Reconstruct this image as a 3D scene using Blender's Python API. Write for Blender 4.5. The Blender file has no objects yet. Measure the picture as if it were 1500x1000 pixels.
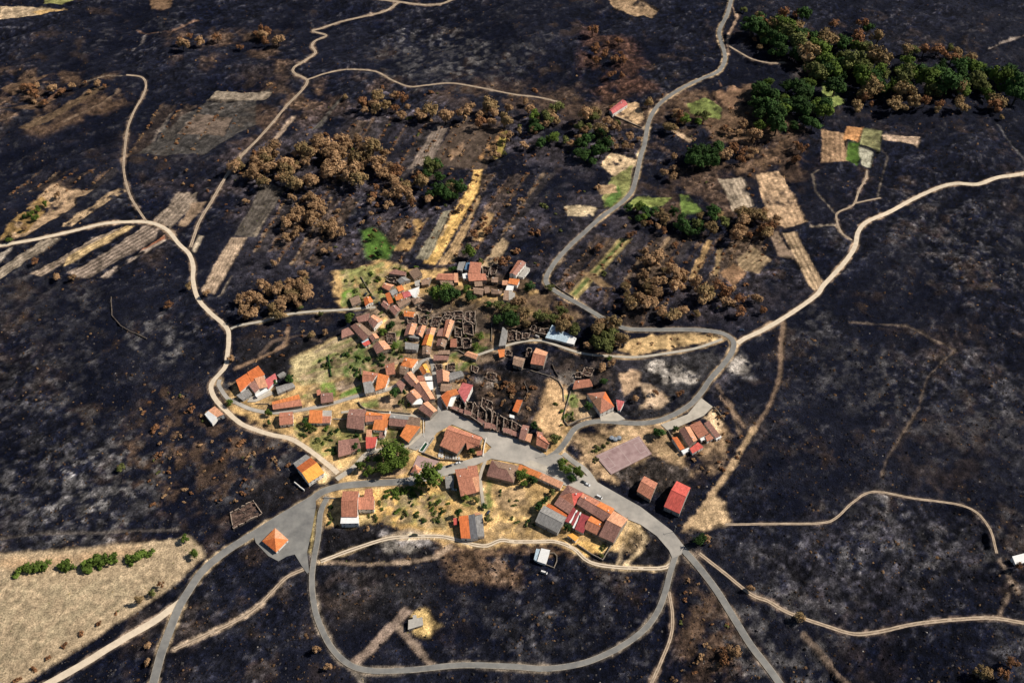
import bpy, bmesh, math, random
import numpy as np
from mathutils import Vector, Matrix
random.seed(7)
RS = np.random.RandomState(11)
C = bpy.context.scene.collection
R = math.radians
# ------------------------------------------------------------------ camera, sky, sun, exposure
CAMZ, PITCH, LENS = 640.0, 48.0, 35.0
cd = bpy.data.cameras.new('camera'); cam = bpy.data.objects.new('camera', cd); C.objects.link(cam)
cam.location = (0, 0, CAMZ); cam.rotation_euler = (R(90 - PITCH), 0, 0)
cd.lens = LENS; cd.sensor_width = 36; cd.clip_end = 20000; cd.clip_start = 1
bpy.context.scene.camera = cam
SUN_EL, SUN_AZ = 42.0, 14.0          # azimuth measured from +X towards +Y
w = bpy.data.worlds.new('World'); bpy.context.scene.world = w; w.use_nodes = True
sky = w.node_tree.nodes.new('ShaderNodeTexSky'); sky.sky_type = 'NISHITA'; sky.sun_disc = False
sky.sun_elevation = R(SUN_EL); sky.sun_rotation = R(90 - SUN_AZ); sky.altitude = 700
bg = w.node_tree.nodes['Background']; bg.inputs['Strength'].default_value = 0.05
w.node_tree.links.new(sky.outputs[0], bg.inputs[0])
sd = bpy.data.lights.new('sun', 'SUN'); sun = bpy.data.objects.new('sun', sd); C.objects.link(sun)
sd.energy = 5.0; sd.angle = R(0.5); sd.color = (1.0, 0.93, 0.82)
sv = Vector((math.cos(R(SUN_EL)) * math.cos(R(SUN_AZ)), math.cos(R(SUN_EL)) * math.sin(R(SUN_AZ)), math.sin(R(SUN_EL))))
sun.rotation_euler = sv.to_track_quat('Z', 'Y').to_euler(); sun.location = (600, 800, 700)
vs = bpy.context.scene.view_settings
vs.view_transform = 'Standard'; vs.look = 'None'; vs.exposure = 0.12; vs.gamma = 1

# ------------------------------------------------------------------ pixels of a 1500x1000 survey view to ground points
F = 1500 * LENS / 36.0
cp, sp = math.cos(R(PITCH)), math.sin(R(PITCH))
def lattice(seed): return np.random.RandomState(seed).rand(256, 256)
_L = [lattice(s) for s in range(8)]
def vnoise(x, y, k=0):
    xi = np.floor(x).astype(int); yi = np.floor(y).astype(int); fx = x - xi; fy = y - yi
    fx = fx * fx * (3 - 2 * fx); fy = fy * fy * (3 - 2 * fy); L = _L[k % 8]
    a = L[xi & 255, yi & 255]; b = L[(xi + 1) & 255, yi & 255]; c = L[xi & 255, (yi + 1) & 255]; d = L[(xi + 1) & 255, (yi + 1) & 255]
    return (a * (1 - fx) + b * fx) * (1 - fy) + (c * (1 - fx) + d * fx) * fy
def fbm(x, y, s, o=4, k=0):
    t = 0; a = 1; n = 0; x = np.asarray(x, float) + 917.3; y = np.asarray(y, float) + 3331.7
    for i in range(o):
        t = t + a * vnoise(x / s, y / s, k + i); n += a; a *= 0.55; s *= 0.5; x = x + 31.7; y = y + 17.1
    return t / n
def sstep(a, b, x):
    t = np.clip((x - a) / (b - a), 0, 1); return t * t * (3 - 2 * t)
VC = (-25.0, 600.0)
def H0(x, y):
    d = np.sqrt((x - VC[0]) ** 2 + ((y - VC[1]) * 1.0) ** 2)
    m = sstep(300, 540, d); far = sstep(900, 3500, d)
    return m * ((fbm(x, y, 190, 3, 1) - 0.5) * 34) + far * (fbm(x, y, 900, 3, 3) * 160)
def W(px, py, h=0.0):
    u = (px - 750) / F; v = -(py - 500) / F
    dx, dy, dz = u, v * sp + cp, v * cp - sp
    x = y = 0; z = h
    for i in range(5):
        t = (z - CAMZ) / dz; x = dx * t; y = dy * t; z = h + float(H0(np.float64(x), np.float64(y)))
    return Vector((x, y, z))
TL = dict(T1=(300,500),T2=(400,560),T3=(500,360),T4=(500,460),T5=(500,560),T6=(640,360),T7=(640,460),T8=(640,560),
  U1=(380,660),U2=(580,640),U3=(740,660),U4=(860,580),U5=(880,660),U6=(800,500),U7=(640,740),U8=(780,430))
def px(t, pts):
    if t is None: return [tuple(p) for p in pts]
    if t in TL: o = TL[t]; return [(o[0] + a / 7.5, o[1] + b / 7.5) for a, b in pts]
    ox, oy, s = t; return [(ox + a / s, oy + b / s) for a, b in pts]

# ------------------------------------------------------------------ materials
def mat(name, col, rough=0.85, var=0.25, scale=0.6, col2=None, bump=0.0, rnd=0.0, metal=0.0, spec=0.3, stripes=None, coords='Object'):
    m = bpy.data.materials.new(name); m.use_nodes = True; nt = m.node_tree; N = nt.nodes; L = nt.links
    b = N['Principled BSDF']; b.inputs['Roughness'].default_value = rough; b.inputs['Metallic'].default_value = metal
    b.inputs['Specular IOR Level'].default_value = spec
    tc = N.new('ShaderNodeTexCoord'); n1 = N.new('ShaderNodeTexNoise'); n1.inputs['Scale'].default_value = scale; n1.inputs['Detail'].default_value = 6
    n1.inputs['Roughness'].default_value = 0.65
    L.new(tc.outputs[coords], n1.inputs['Vector'])
    cr = N.new('ShaderNodeValToRGB'); e = cr.color_ramp.elements; e[0].position = 0.3; e[1].position = 0.7
    c2 = col2 or tuple(min(1, c * (1 + var)) for c in col)
    e[0].color = (*[c * (1 - var) for c in col], 1); e[1].color = (*c2, 1)
    L.new(n1.outputs['Fac'], cr.inputs[0]); out = cr.outputs[0]
    if stripes:
        uv = N.new('ShaderNodeUVMap'); sx = N.new('ShaderNodeSeparateXYZ'); L.new(uv.outputs[0], sx.inputs[0])
        mx = None
        for ax, per, amp in stripes:
            ma = N.new('ShaderNodeMath'); ma.operation = 'MULTIPLY'; ma.inputs[1].default_value = 2 * math.pi / per; L.new(sx.outputs[ax], ma.inputs[0])
            si = N.new('ShaderNodeMath'); si.operation = 'SINE'; L.new(ma.outputs[0], si.inputs[0])
            mb = N.new('ShaderNodeMath'); mb.operation = 'MULTIPLY_ADD'; mb.inputs[1].default_value = amp; mb.inputs[2].default_value = 1.0; L.new(si.outputs[0], mb.inputs[0])
            mm = N.new('ShaderNodeVectorMath'); mm.operation = 'SCALE'; L.new(out, mm.inputs[0]); L.new(mb.outputs[0], mm.inputs['Scale']); out = mm.outputs[0]
        # streaks running down the slope, one tile column at a time
        mp = N.new('ShaderNodeMapping'); mp.inputs['Scale'].default_value = (1.6, 0.16, 1); L.new(uv.outputs[0], mp.inputs[0])
        n3 = N.new('ShaderNodeTexNoise'); n3.inputs['Scale'].default_value = 1.0; n3.inputs['Detail'].default_value = 4; L.new(mp.outputs[0], n3.inputs['Vector'])
        mr = N.new('ShaderNodeMapRange'); mr.inputs[1].default_value = 0.3; mr.inputs[2].default_value = 0.7; mr.inputs[3].default_value = 0.66; mr.inputs[4].default_value = 1.22; L.new(n3.outputs['Fac'], mr.inputs[0])
        mm = N.new('ShaderNodeVectorMath'); mm.operation = 'SCALE'; L.new(out, mm.inputs[0]); L.new(mr.outputs[0], mm.inputs['Scale']); out = mm.outputs[0]
    if rnd:
        oi = N.new('ShaderNodeObjectInfo'); mr = N.new('ShaderNodeMapRange'); mr.inputs[3].default_value = 1 - rnd; mr.inputs[4].default_value = 1 + rnd
        L.new(oi.outputs['Random'], mr.inputs[0])
        mm = N.new('ShaderNodeVectorMath'); mm.operation = 'SCALE'; L.new(out, mm.inputs[0]); L.new(mr.outputs[0], mm.inputs['Scale']); out = mm.outputs[0]
    L.new(out, b.inputs['Base Color'])
    if bump:
        bp = N.new('ShaderNodeBump'); bp.inputs['Distance'].default_value = 1.0; bp.inputs['Strength'].default_value = bump
        n2 = N.new('ShaderNodeTexNoise'); n2.inputs['Scale'].default_value = scale * 4; n2.inputs['Detail'].default_value = 5; L.new(tc.outputs[coords], n2.inputs['Vector'])
        L.new(n2.outputs['Fac'], bp.inputs['Height']); L.new(bp.outputs[0], b.inputs['Normal'])
    return m
ST = [(0, 0.55, 0.10), (1, 1.3, 0.05)]
ROOF = {
 'orange': mat('orange_tile', (0.72,0.235,0.075), var=0.22, scale=0.5, rnd=0.08, stripes=ST, bump=.2),
 'dorange': mat('burnt_orange_tile', (0.62,0.165,0.05), var=0.2, scale=0.5, rnd=0.08, stripes=ST, bump=.2),
 'yellow': mat('yellow_ochre_tile', (0.88,0.42,0.085), var=0.16, scale=0.5, stripes=ST, bump=.2),
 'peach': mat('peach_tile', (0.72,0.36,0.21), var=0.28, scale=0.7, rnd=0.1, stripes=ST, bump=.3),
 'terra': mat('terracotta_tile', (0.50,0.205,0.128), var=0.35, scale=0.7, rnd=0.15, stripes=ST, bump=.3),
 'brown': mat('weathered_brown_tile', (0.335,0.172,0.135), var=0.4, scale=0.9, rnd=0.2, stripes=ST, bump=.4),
 'old': mat('lichened_old_tile', (0.33,0.215,0.15), var=0.45, scale=1.0, rnd=0.2, stripes=ST, bump=.4),
 'red': mat('red_sheet', (0.60,0.11,0.085), var=0.22, scale=0.35, rnd=0.08, stripes=[(0,0.8,0.08)]),
 'pink': mat('faded_red_sheet', (0.56,0.145,0.14), var=0.22, scale=0.35, rnd=0.05, stripes=[(0,0.8,0.08)]),
 'dred': mat('dark_red_sheet', (0.36,0.065,0.07), var=0.25, scale=0.5, stripes=[(0,0.8,0.08)]),
 'grey': mat('grey_fibre_cement', (0.29,0.275,0.26), var=0.22, scale=0.5, rnd=0.12, stripes=[(0,0.9,0.10)]),
 'dgrey': mat('dark_grey_sheet', (0.13,0.13,0.14), var=0.25, scale=0.5, stripes=[(0,0.9,0.12)]),
 'white': mat('white_roof_paint', (0.80,0.79,0.77), var=0.10, scale=0.6, rnd=0.05),
 'blue': mat('pale_blue_sheet', (0.48,0.60,0.68), var=0.14, scale=0.4, stripes=[(0,0.9,0.06)]),
 'dblue': mat('blue_tarpaulin', (0.09,0.17,0.27), var=0.25, scale=0.5),
 'slab': mat('concrete_slab_roof', (0.42,0.39,0.35), var=0.2, scale=0.5),
}
WALL = {
 'white': mat('white_render', (0.76,0.73,0.68), var=0.10, scale=0.5, rnd=0.05),
 'cream': mat('cream_render', (0.60,0.50,0.36), var=0.15, scale=0.5, rnd=0.08),
 'stone': mat('granite_stone_wall', (0.27,0.225,0.18), var=0.45, scale=1.6, rnd=0.12, bump=.5),
 'grey': mat('grey_block_wall', (0.34,0.33,0.31), var=0.2, scale=0.8, rnd=0.1),
 'brick': mat('brick_wall', (0.40,0.19,0.12), var=0.3, scale=1.2),
 'char': mat('soot_and_shade_stone', (0.085,0.068,0.06), var=0.6, scale=0.8, rnd=0.1, bump=.5, col2=(0.20,0.16,0.13)),  # soot, darkened further to paint shade into the ruin wall faces
 'top': mat('sunlit_wall_top_stone', (0.36,0.275,0.215), var=0.45, scale=0.9, rnd=0.1, bump=.5),  # paler top faces: sunlight on the wall heads put into the colour
}
M_rubble = mat('charred_rubble', (0.022,0.019,0.020), var=0.7, scale=0.7, col2=(0.24,0.15,0.115), bump=.8)
M_frame = mat('window_frame_paint', (0.5,0.45,0.4), var=0.05)
M_pane = mat('dark_glass', (0.03,0.035,0.045), rough=0.15, var=0.1, spec=0.6)
M_door = mat('dark_wood_door', (0.12,0.07,0.045), var=0.3)
M_bark = mat('bark', (0.06,0.045,0.035), var=0.4, scale=3, bump=.4)
M_charbark = mat('charred_bark', (0.02,0.017,0.016), var=0.4, scale=3, bump=.4)
M_brownleaf = mat('scorched_leaves', (0.34,0.195,0.10), var=0.35, scale=0.55, rnd=0.34, col2=(0.50,0.315,0.17), rough=.95, spec=.1)
M_ochreleaf = mat('half_scorched_leaves', (0.19,0.155,0.06), var=0.45, scale=0.4, rnd=0.25, col2=(0.44,0.28,0.145), rough=.95, spec=.1)
M_rustleaf = mat('rust_brown_leaves', (0.20,0.092,0.045), var=0.42, scale=0.55, rnd=0.3, col2=(0.36,0.18,0.088), rough=.95, spec=.1)
M_greenleaf = mat('green_leaves', (0.060,0.105,0.018), var=0.5, scale=0.5, rnd=0.25, col2=(0.165,0.235,0.042), rough=.9, spec=.12)
M_darkleaf = mat('dark_green_leaves', (0.022,0.052,0.014), var=0.45, scale=0.5, rnd=0.35, col2=(0.065,0.125,0.032), rough=.9, spec=.12)
M_oliveleaf = mat('olive_green_leaves', (0.085,0.098,0.030), var=0.5, scale=0.5, rnd=0.25, col2=(0.19,0.20,0.065), rough=.9, spec=.12)

# ------------------------------------------------------------------ object helpers
def tag(o, label=None, cat=None, group=None, kind=None):
    if label: o['label'] = label
    if cat: o['category'] = cat
    if group: o['group'] = group
    if kind: o['kind'] = kind
    return o
def empty(name, loc, label, cat, group=None, rz=0.0):
    o = bpy.data.objects.new(name, None); C.objects.link(o); o.location = loc; o.rotation_euler.z = rz; o.empty_display_size = 0.5
    return tag(o, label, cat, group)
def mobj(name, verts, faces, mats, parent=None, mi=None, uvs=None, origin=None, smooth=False):
    me = bpy.data.meshes.new(name)
    if origin is not None: verts = [Vector(v) - origin for v in verts]
    me.from_pydata([tuple(v) for v in verts], [], faces)
    for m in (mats if isinstance(mats, (list, tuple)) else [mats]): me.materials.append(m)
    if mi: me.polygons.foreach_set('material_index', mi)
    if uvs:
        ul = me.uv_layers.new(name='UVMap'); k = 0
        for f in uvs:
            for c in f: ul.data[k].uv = c; k += 1
    if smooth: me.shade_smooth()
    me.update()
    o = bpy.data.objects.new(name, me); C.objects.link(o)
    if parent: o.parent = parent
    return o
class MB:
    def __init__(s): s.v = []; s.f = []
    def poly(s, pts, flip=False):
        i = len(s.v); s.v += [Vector(p) for p in pts]; r = list(range(i, i + len(pts))); s.f.append(r[::-1] if flip else r)
    def prism(s, pts, z0, z1):   # pts xy polygon ; z1 may be list
        n = len(pts); a = sum(pts[i][0] * pts[(i+1) % n][1] - pts[(i+1) % n][0] * pts[i][1] for i in range(n))
        if a < 0: pts = pts[::-1]; z1 = z1[::-1] if isinstance(z1, list) else z1
        z1 = z1 if isinstance(z1, list) else [z1] * n
        i = len(s.v); s.v += [Vector((p[0], p[1], z0)) for p in pts] + [Vector((p[0], p[1], z)) for p, z in zip(pts, z1)]
        s.f.append([i + k for k in range(n)][::-1]); s.f.append([i + n + k for k in range(n)])
        for k in range(n): s.f.append([i + k, i + (k + 1) % n, i + n + (k + 1) % n, i + n + k])
    def box(s, c, d, rz=0):
        cc, ss = math.cos(rz), math.sin(rz); hx, hy = d[0] / 2, d[1] / 2
        pts = [(c[0] + x * cc - y * ss, c[1] + x * ss + y * cc) for x, y in ((-hx, -hy), (hx, -hy), (hx, hy), (-hx, hy))]
        s.prism(pts, c[2] - d[2] / 2, c[2] + d[2] / 2)
    def tube(s, p, q, r0, r1, n=6):
        p, q = Vector(p), Vector(q); d = (q - p).normalized(); a = d.orthogonal().normalized(); b = d.cross(a); i = len(s.v)
        for c, r in ((p, r0), (q, r1)):
            for k in range(n): t = 2 * math.pi * k / n; s.v.append(c + (a * math.cos(t) + b * math.sin(t)) * r)
        for k in range(n): s.f.append([i + k, i + (k + 1) % n, i + n + (k + 1) % n, i + n + k])
        s.f.append([i + n + k for k in range(n)]); s.f.append([i + k for k in range(n)][::-1])
    def obj(s, name, m, parent=None, origin=None, smooth=False): return mobj(name, s.v, s.f, m, parent, origin=origin, smooth=smooth)
# ------------------------------------------------------------------ GROUND: one sheet, colours by what grows or burnt there
def axis(a, b, step, lo, hi):
    c = list(np.arange(a, b + step / 2, step)); s = step; x = c[-1]
    while x < hi: s *= 1.16; x += s; c.append(x)
    s = step; x = c[0]; pre = []
    while x > lo: s *= 1.16; x -= s; pre.append(x)
    return np.array(pre[::-1] + c)
STEP = 1.3
gx = axis(-690, 690, STEP, -6000, 6000); gy = axis(245, 1215, STEP, -5000, 9000)
X, Y = np.meshgrid(gx, gy, indexing='ij'); nx, ny = X.shape
n_a = fbm(X, Y, 60, 5, 0); n_b = fbm(X, Y, 14, 4, 2); n_c = fbm(X, Y, 4.5, 3, 4); n_d = fbm(X * 0.8 + Y * 0.6, (Y * 0.8 - X * 0.6) * 3.2, 30, 4, 5)
n_e = fbm(X, Y, 2.6, 2, 6)
zs = lambda n: (n - n.mean()) / n.std()
zc, ze, zb, zw = zs(n_c), zs(n_e), zs(n_b), np.clip(zs(RS.rand(*X.shape) + 0.0), -1.7, 1.7)
COL = np.zeros((nx, ny, 3)); BURN = np.ones((nx, ny)); ROAD = np.zeros((nx, ny))
def setc(t, c): return np.array(c)[None, None, :] * t[..., None]
dark = np.array((0.0040, 0.0056, 0.0155)); mid = np.array((0.0140, 0.0155, 0.0285)); ashc = np.array((0.15, 0.138, 0.135)); brn = np.array((0.062, 0.040, 0.026))
t1 = sstep(0.36, 0.68, 0.55 * n_a + 0.45 * n_d)[..., None]
COL = dark * (1 - t1) + mid * t1
t2 = (sstep(0.54, 0.74, n_b) * sstep(0.46, 0.64, fbm(X + 500, Y, 45, 3, 3)) * 0.42)[..., None]; COL = COL * (1 - t2) + brn * t2
t3 = (sstep(0.60, 0.78, n_c) * sstep(0.42, 0.66, n_d) * 0.24)[..., None]; COL = COL * (1 - t3) + ashc * t3
t4 = (sstep(0.55, 0.75, n_e) * 0.5)[..., None]; COL = COL * (1 - t4 * 0.6)
def sub(wp, m):
    xs = [p[0] for p in wp]; ys = [p[1] for p in wp]
    i0 = max(0, np.searchsorted(gx, min(xs) - m) - 1); i1 = np.searchsorted(gx, max(xs) + m) + 1
    j0 = max(0, np.searchsorted(gy, min(ys) - m) - 1); j1 = np.searchsorted(gy, max(ys) + m) + 1
    return slice(i0, i1), slice(j0, j1)
def segdist(x, y, pts, closed):
    d = np.full(x.shape, 1e9); n = len(pts)
    for k in range(n if closed else n - 1):
        ax, ay = pts[k][0], pts[k][1]; bx, by = pts[(k + 1) % n][0], pts[(k + 1) % n][1]
        vx, vy = bx - ax, by - ay; l = vx * vx + vy * vy + 1e-9
        t = np.clip(((x - ax) * vx + (y - ay) * vy) / l, 0, 1)
        d = np.minimum(d, (x - ax - t * vx) ** 2 + (y - ay - t * vy) ** 2)
    return np.sqrt(d)
def inside(x, y, pts):
    r = np.zeros(x.shape, bool); n = len(pts)
    for k in range(n):
        ax, ay = pts[k][0], pts[k][1]; bx, by = pts[(k + 1) % n][0], pts[(k + 1) % n][1]
        if ay == by: continue
        r ^= ((ay > y) != (by > y)) & (x < (bx - ax) * (y - ay) / (by - ay) + ax)
    return r
def _apply(S, a, col, var, burn):
    v = 1 + var * ((n_b[S] - 0.5) * 1.6 + (n_c[S] - 0.5) * 1.6 + (n_e[S] - .5) * 0.8)
    c = np.array(col)[None, None, :] * np.clip(v, 0.15, 2)[..., None]
    COL[S] = COL[S] * (1 - a[..., None]) + c * a[..., None]
    BURN[S] = BURN[S] * (1 - a) + burn * a
def paint(pts, col, edge=1.5, jit=3.0, k=1.0, var=0.6, burn=0.0, rows=0, ramp=0.25, t=None, patch=0.0, pn=22):
    wp = [W(*p) for p in px(t, pts)]; S = sub(wp, 8); x, y = X[S], Y[S]
    d = segdist(x, y, wp, True); d = np.where(inside(x, y, wp), d, -d)
    d = d + jit * ((n_b[S] - 0.5) * 2.2 + (n_c[S] - 0.5) * 1.4)
    a = sstep(-edge, edge, d) * k
    if patch: a = a * sstep(patch - 0.1, patch + 0.1, fbm(x + 70, y - 90, pn, 4, 3))
    _apply(S, a, col, var, burn)
    if rows:
        i = max(range(len(wp)), key=lambda i: (wp[i] - wp[i - 1]).length); dr = (wp[i] - wp[i - 1]).normalized()
        ph = (-dr.y * x + dr.x * y) * 2 * math.pi / rows + (n_b[S] - .5) * 3
        COL[S] = COL[S] * (1 + (a * ramp * np.sin(ph))[..., None])
def stroke(pts, wd, col, edge=1.2, jit=1.2, k=1.0, var=0.4, burn=0.0, t=None):
    wp = [W(*p) for p in px(t, pts)]; S = sub(wp, wd + 6); x, y = X[S], Y[S]
    d = wd / 2 - segdist(x, y, wp, False) + jit * ((n_b[S] - 0.5) * 2 + (n_c[S] - 0.5) * 2)
    _apply(S, sstep(-edge, edge, d) * k, col, var, burn)
def blob(cx, cy, r, col, k=0.7, patch=0.45, var=0.7, burn=0.6, pn=9):
    c = W(cx, cy); S = sub([c], r * 1.6); x, y = X[S], Y[S]
    d = r - np.sqrt((x - c.x) ** 2 + (y - c.y) ** 2) + r * 1.4 * (n_b[S] - 0.5) + r * 0.8 * (n_a[S] - 0.5)
    a = sstep(-r * 0.3, r * 0.3, d) * k * sstep(patch - 0.12, patch + 0.12, fbm(x, y, pn, 4, 6)); _apply(S, a, col, var, burn)
TAN = (0.42,0.31,0.20); GT = (0.245,0.195,0.145); PALE = (0.52,0.42,0.31); STRAW = (0.66,0.41,0.145); DRY = (0.52,0.335,0.145); BR = (0.15,0.092,0.055)
GR = (0.115,0.165,0.038); OL = (0.21,0.20,0.075); SAND = (0.60,0.43,0.26); DG = (0.085,0.075,0.065); ASH = (0.33,0.305,0.29); CH = (0.016,0.015,0.019)
# broad warmth of the valley: scorched earth between the groves
paint([(340,120),(700,120),(1050,150),(1200,200),(1130,430),(1010,470),(800,440),(640,400),(480,400),(330,300)], BR, edge=20, jit=10, k=0.5, patch=0.52, burn=.7)
paint([(240,50),(430,40),(420,110),(260,100)], BR, k=.5, edge=10, patch=.55, burn=.7)
paint([(0,100),(180,110),(190,150),(60,200),(0,190)], BR, k=.6, edge=8, patch=.5, burn=.7)
paint([(860,40),(930,60),(960,130),(880,150),(850,90)], (0.11,.055,.035), k=.6, edge=10, patch=.45, burn=.7)
paint([(230,560),(340,590),(400,650),(430,720),(330,760),(230,740),(160,690)], BR, k=.55, edge=15, patch=.52, burn=.7, pn=10)
paint([(980,140),(1100,120),(1180,190),(1120,250),(1000,240)], BR, k=.75, edge=8, patch=.42, burn=.4)
paint([(640,800),(760,800),(760,860),(660,850)], BR, k=.8, edge=5, patch=.45, burn=.7, pn=9)
paint([(470,840),(560,830),(640,840),(640,900),(480,930)], CH, k=.8, edge=15, burn=1)
paint([(1000,830),(1060,870),(1110,950),(1060,1000),(990,1000),(990,880)], BR, k=.5, edge=8, patch=.5, burn=.8, pn=9)
for b in [(235,485,26,.55),(165,700,34,.55),(390,680,22,.6),(205,720,22,.5),(620,205,14,.4),(1270,755,24,.5),(1400,800,30,.35),(1150,950,40,.4),(120,760,30,.35),(640,80,60,.3),(720,90,50,.3),
          (950,790,10,.35),(570,800,16,.6),(250,520,10,.8),(700,560,14,.5),(965,540,16,.7),(985,560,14,.75),(1000,550,10,.7),(1085,535,14,.6),(1060,530,9,.6),(830,560,12,.5),(880,575,8,.6),(600,790,14,.8),
          (520,300,18,.45),(560,380,16,.4),(850,240,16,.4),(1200,480,22,.2),(1420,350,80,.18),(1450,600,70,.22),(330,560,9,.35),(450,545,12,.4),(1250,560,40,.2),(1130,620,30,.15),(320,745,10,.4),(790,540,15,.45),(60,560,40,.3),(80,690,50,.3),(1180,860,40,.3)]:
    blob(b[0], b[1], b[2], ASH, k=b[3] * .42, patch=.55, pn=6)
for i in range(70):   # scattered ash beds on the burnt slopes
    blob(RS.uniform(-40, 1540), RS.uniform(10, 990), RS.uniform(10, 38), ASH, k=RS.uniform(.02, .07), patch=.54, pn=6)
for i in range(60):
    blob(RS.uniform(-40, 1540), RS.uniform(10, 990), RS.uniform(10, 40), (.07,.048,.034), k=RS.uniform(.08, .28), patch=.5)
# grey-violet burnt plots, lightened to paint in a brighter sunlit centre
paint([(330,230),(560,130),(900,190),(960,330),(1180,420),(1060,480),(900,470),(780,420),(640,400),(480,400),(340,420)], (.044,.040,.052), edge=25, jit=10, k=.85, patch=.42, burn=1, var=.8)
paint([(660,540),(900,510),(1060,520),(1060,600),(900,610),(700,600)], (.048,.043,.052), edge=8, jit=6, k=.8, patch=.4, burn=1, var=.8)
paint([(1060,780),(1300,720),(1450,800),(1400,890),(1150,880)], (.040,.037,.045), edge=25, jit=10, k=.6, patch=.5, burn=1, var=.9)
rp = random.Random(5); HEDGE = []
for x0, y0, dx_, dy_, n_, st in [(520,175,-75,120,9,27),(700,255,-95,140,5,24),(560,320,-50,75,4,22),(850,350,-70,85,4,22),(960,345,-60,90,6,24),(1090,330,-30,80,3,22),(420,290,-60,100,5,22),(240,150,-60,90,4,30),(60,250,-70,50,5,26),(880,480,10,-60,4,30)]:
    for i in range(n_):
        a = x0 + i * st; c_ = rp.choice([(.014,.014,.022),(.055,.046,.046),(.085,.058,.040),(.03,.028,.038),(.11,.075,.05)]); ww = st * rp.uniform(.6, .95); f_ = rp.uniform(.6, 1)
        paint([(a, y0 + rp.uniform(-6, 6)), (a + ww, y0 + rp.uniform(-6, 6)), (a + ww + dx_ * f_, y0 + dy_ * f_), (a + dx_ * f_, y0 + dy_ * f_)], c_, k=rp.uniform(.4, .75), edge=1.5, jit=3, var=.8, burn=.9, rows=rp.choice([0, 0, 4]), ramp=.15)
        HEDGE.append(((a, y0), (a + dx_ * f_, y0 + dy_ * f_)))
        stroke([(a, y0), (a + dx_ * f_, y0 + dy_ * f_)], 1.6, rp.choice([(.16,.10,.06),(.10,.065,.04),(.22,.15,.09)]), k=rp.uniform(.3, .8), jit=2.5)
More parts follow.
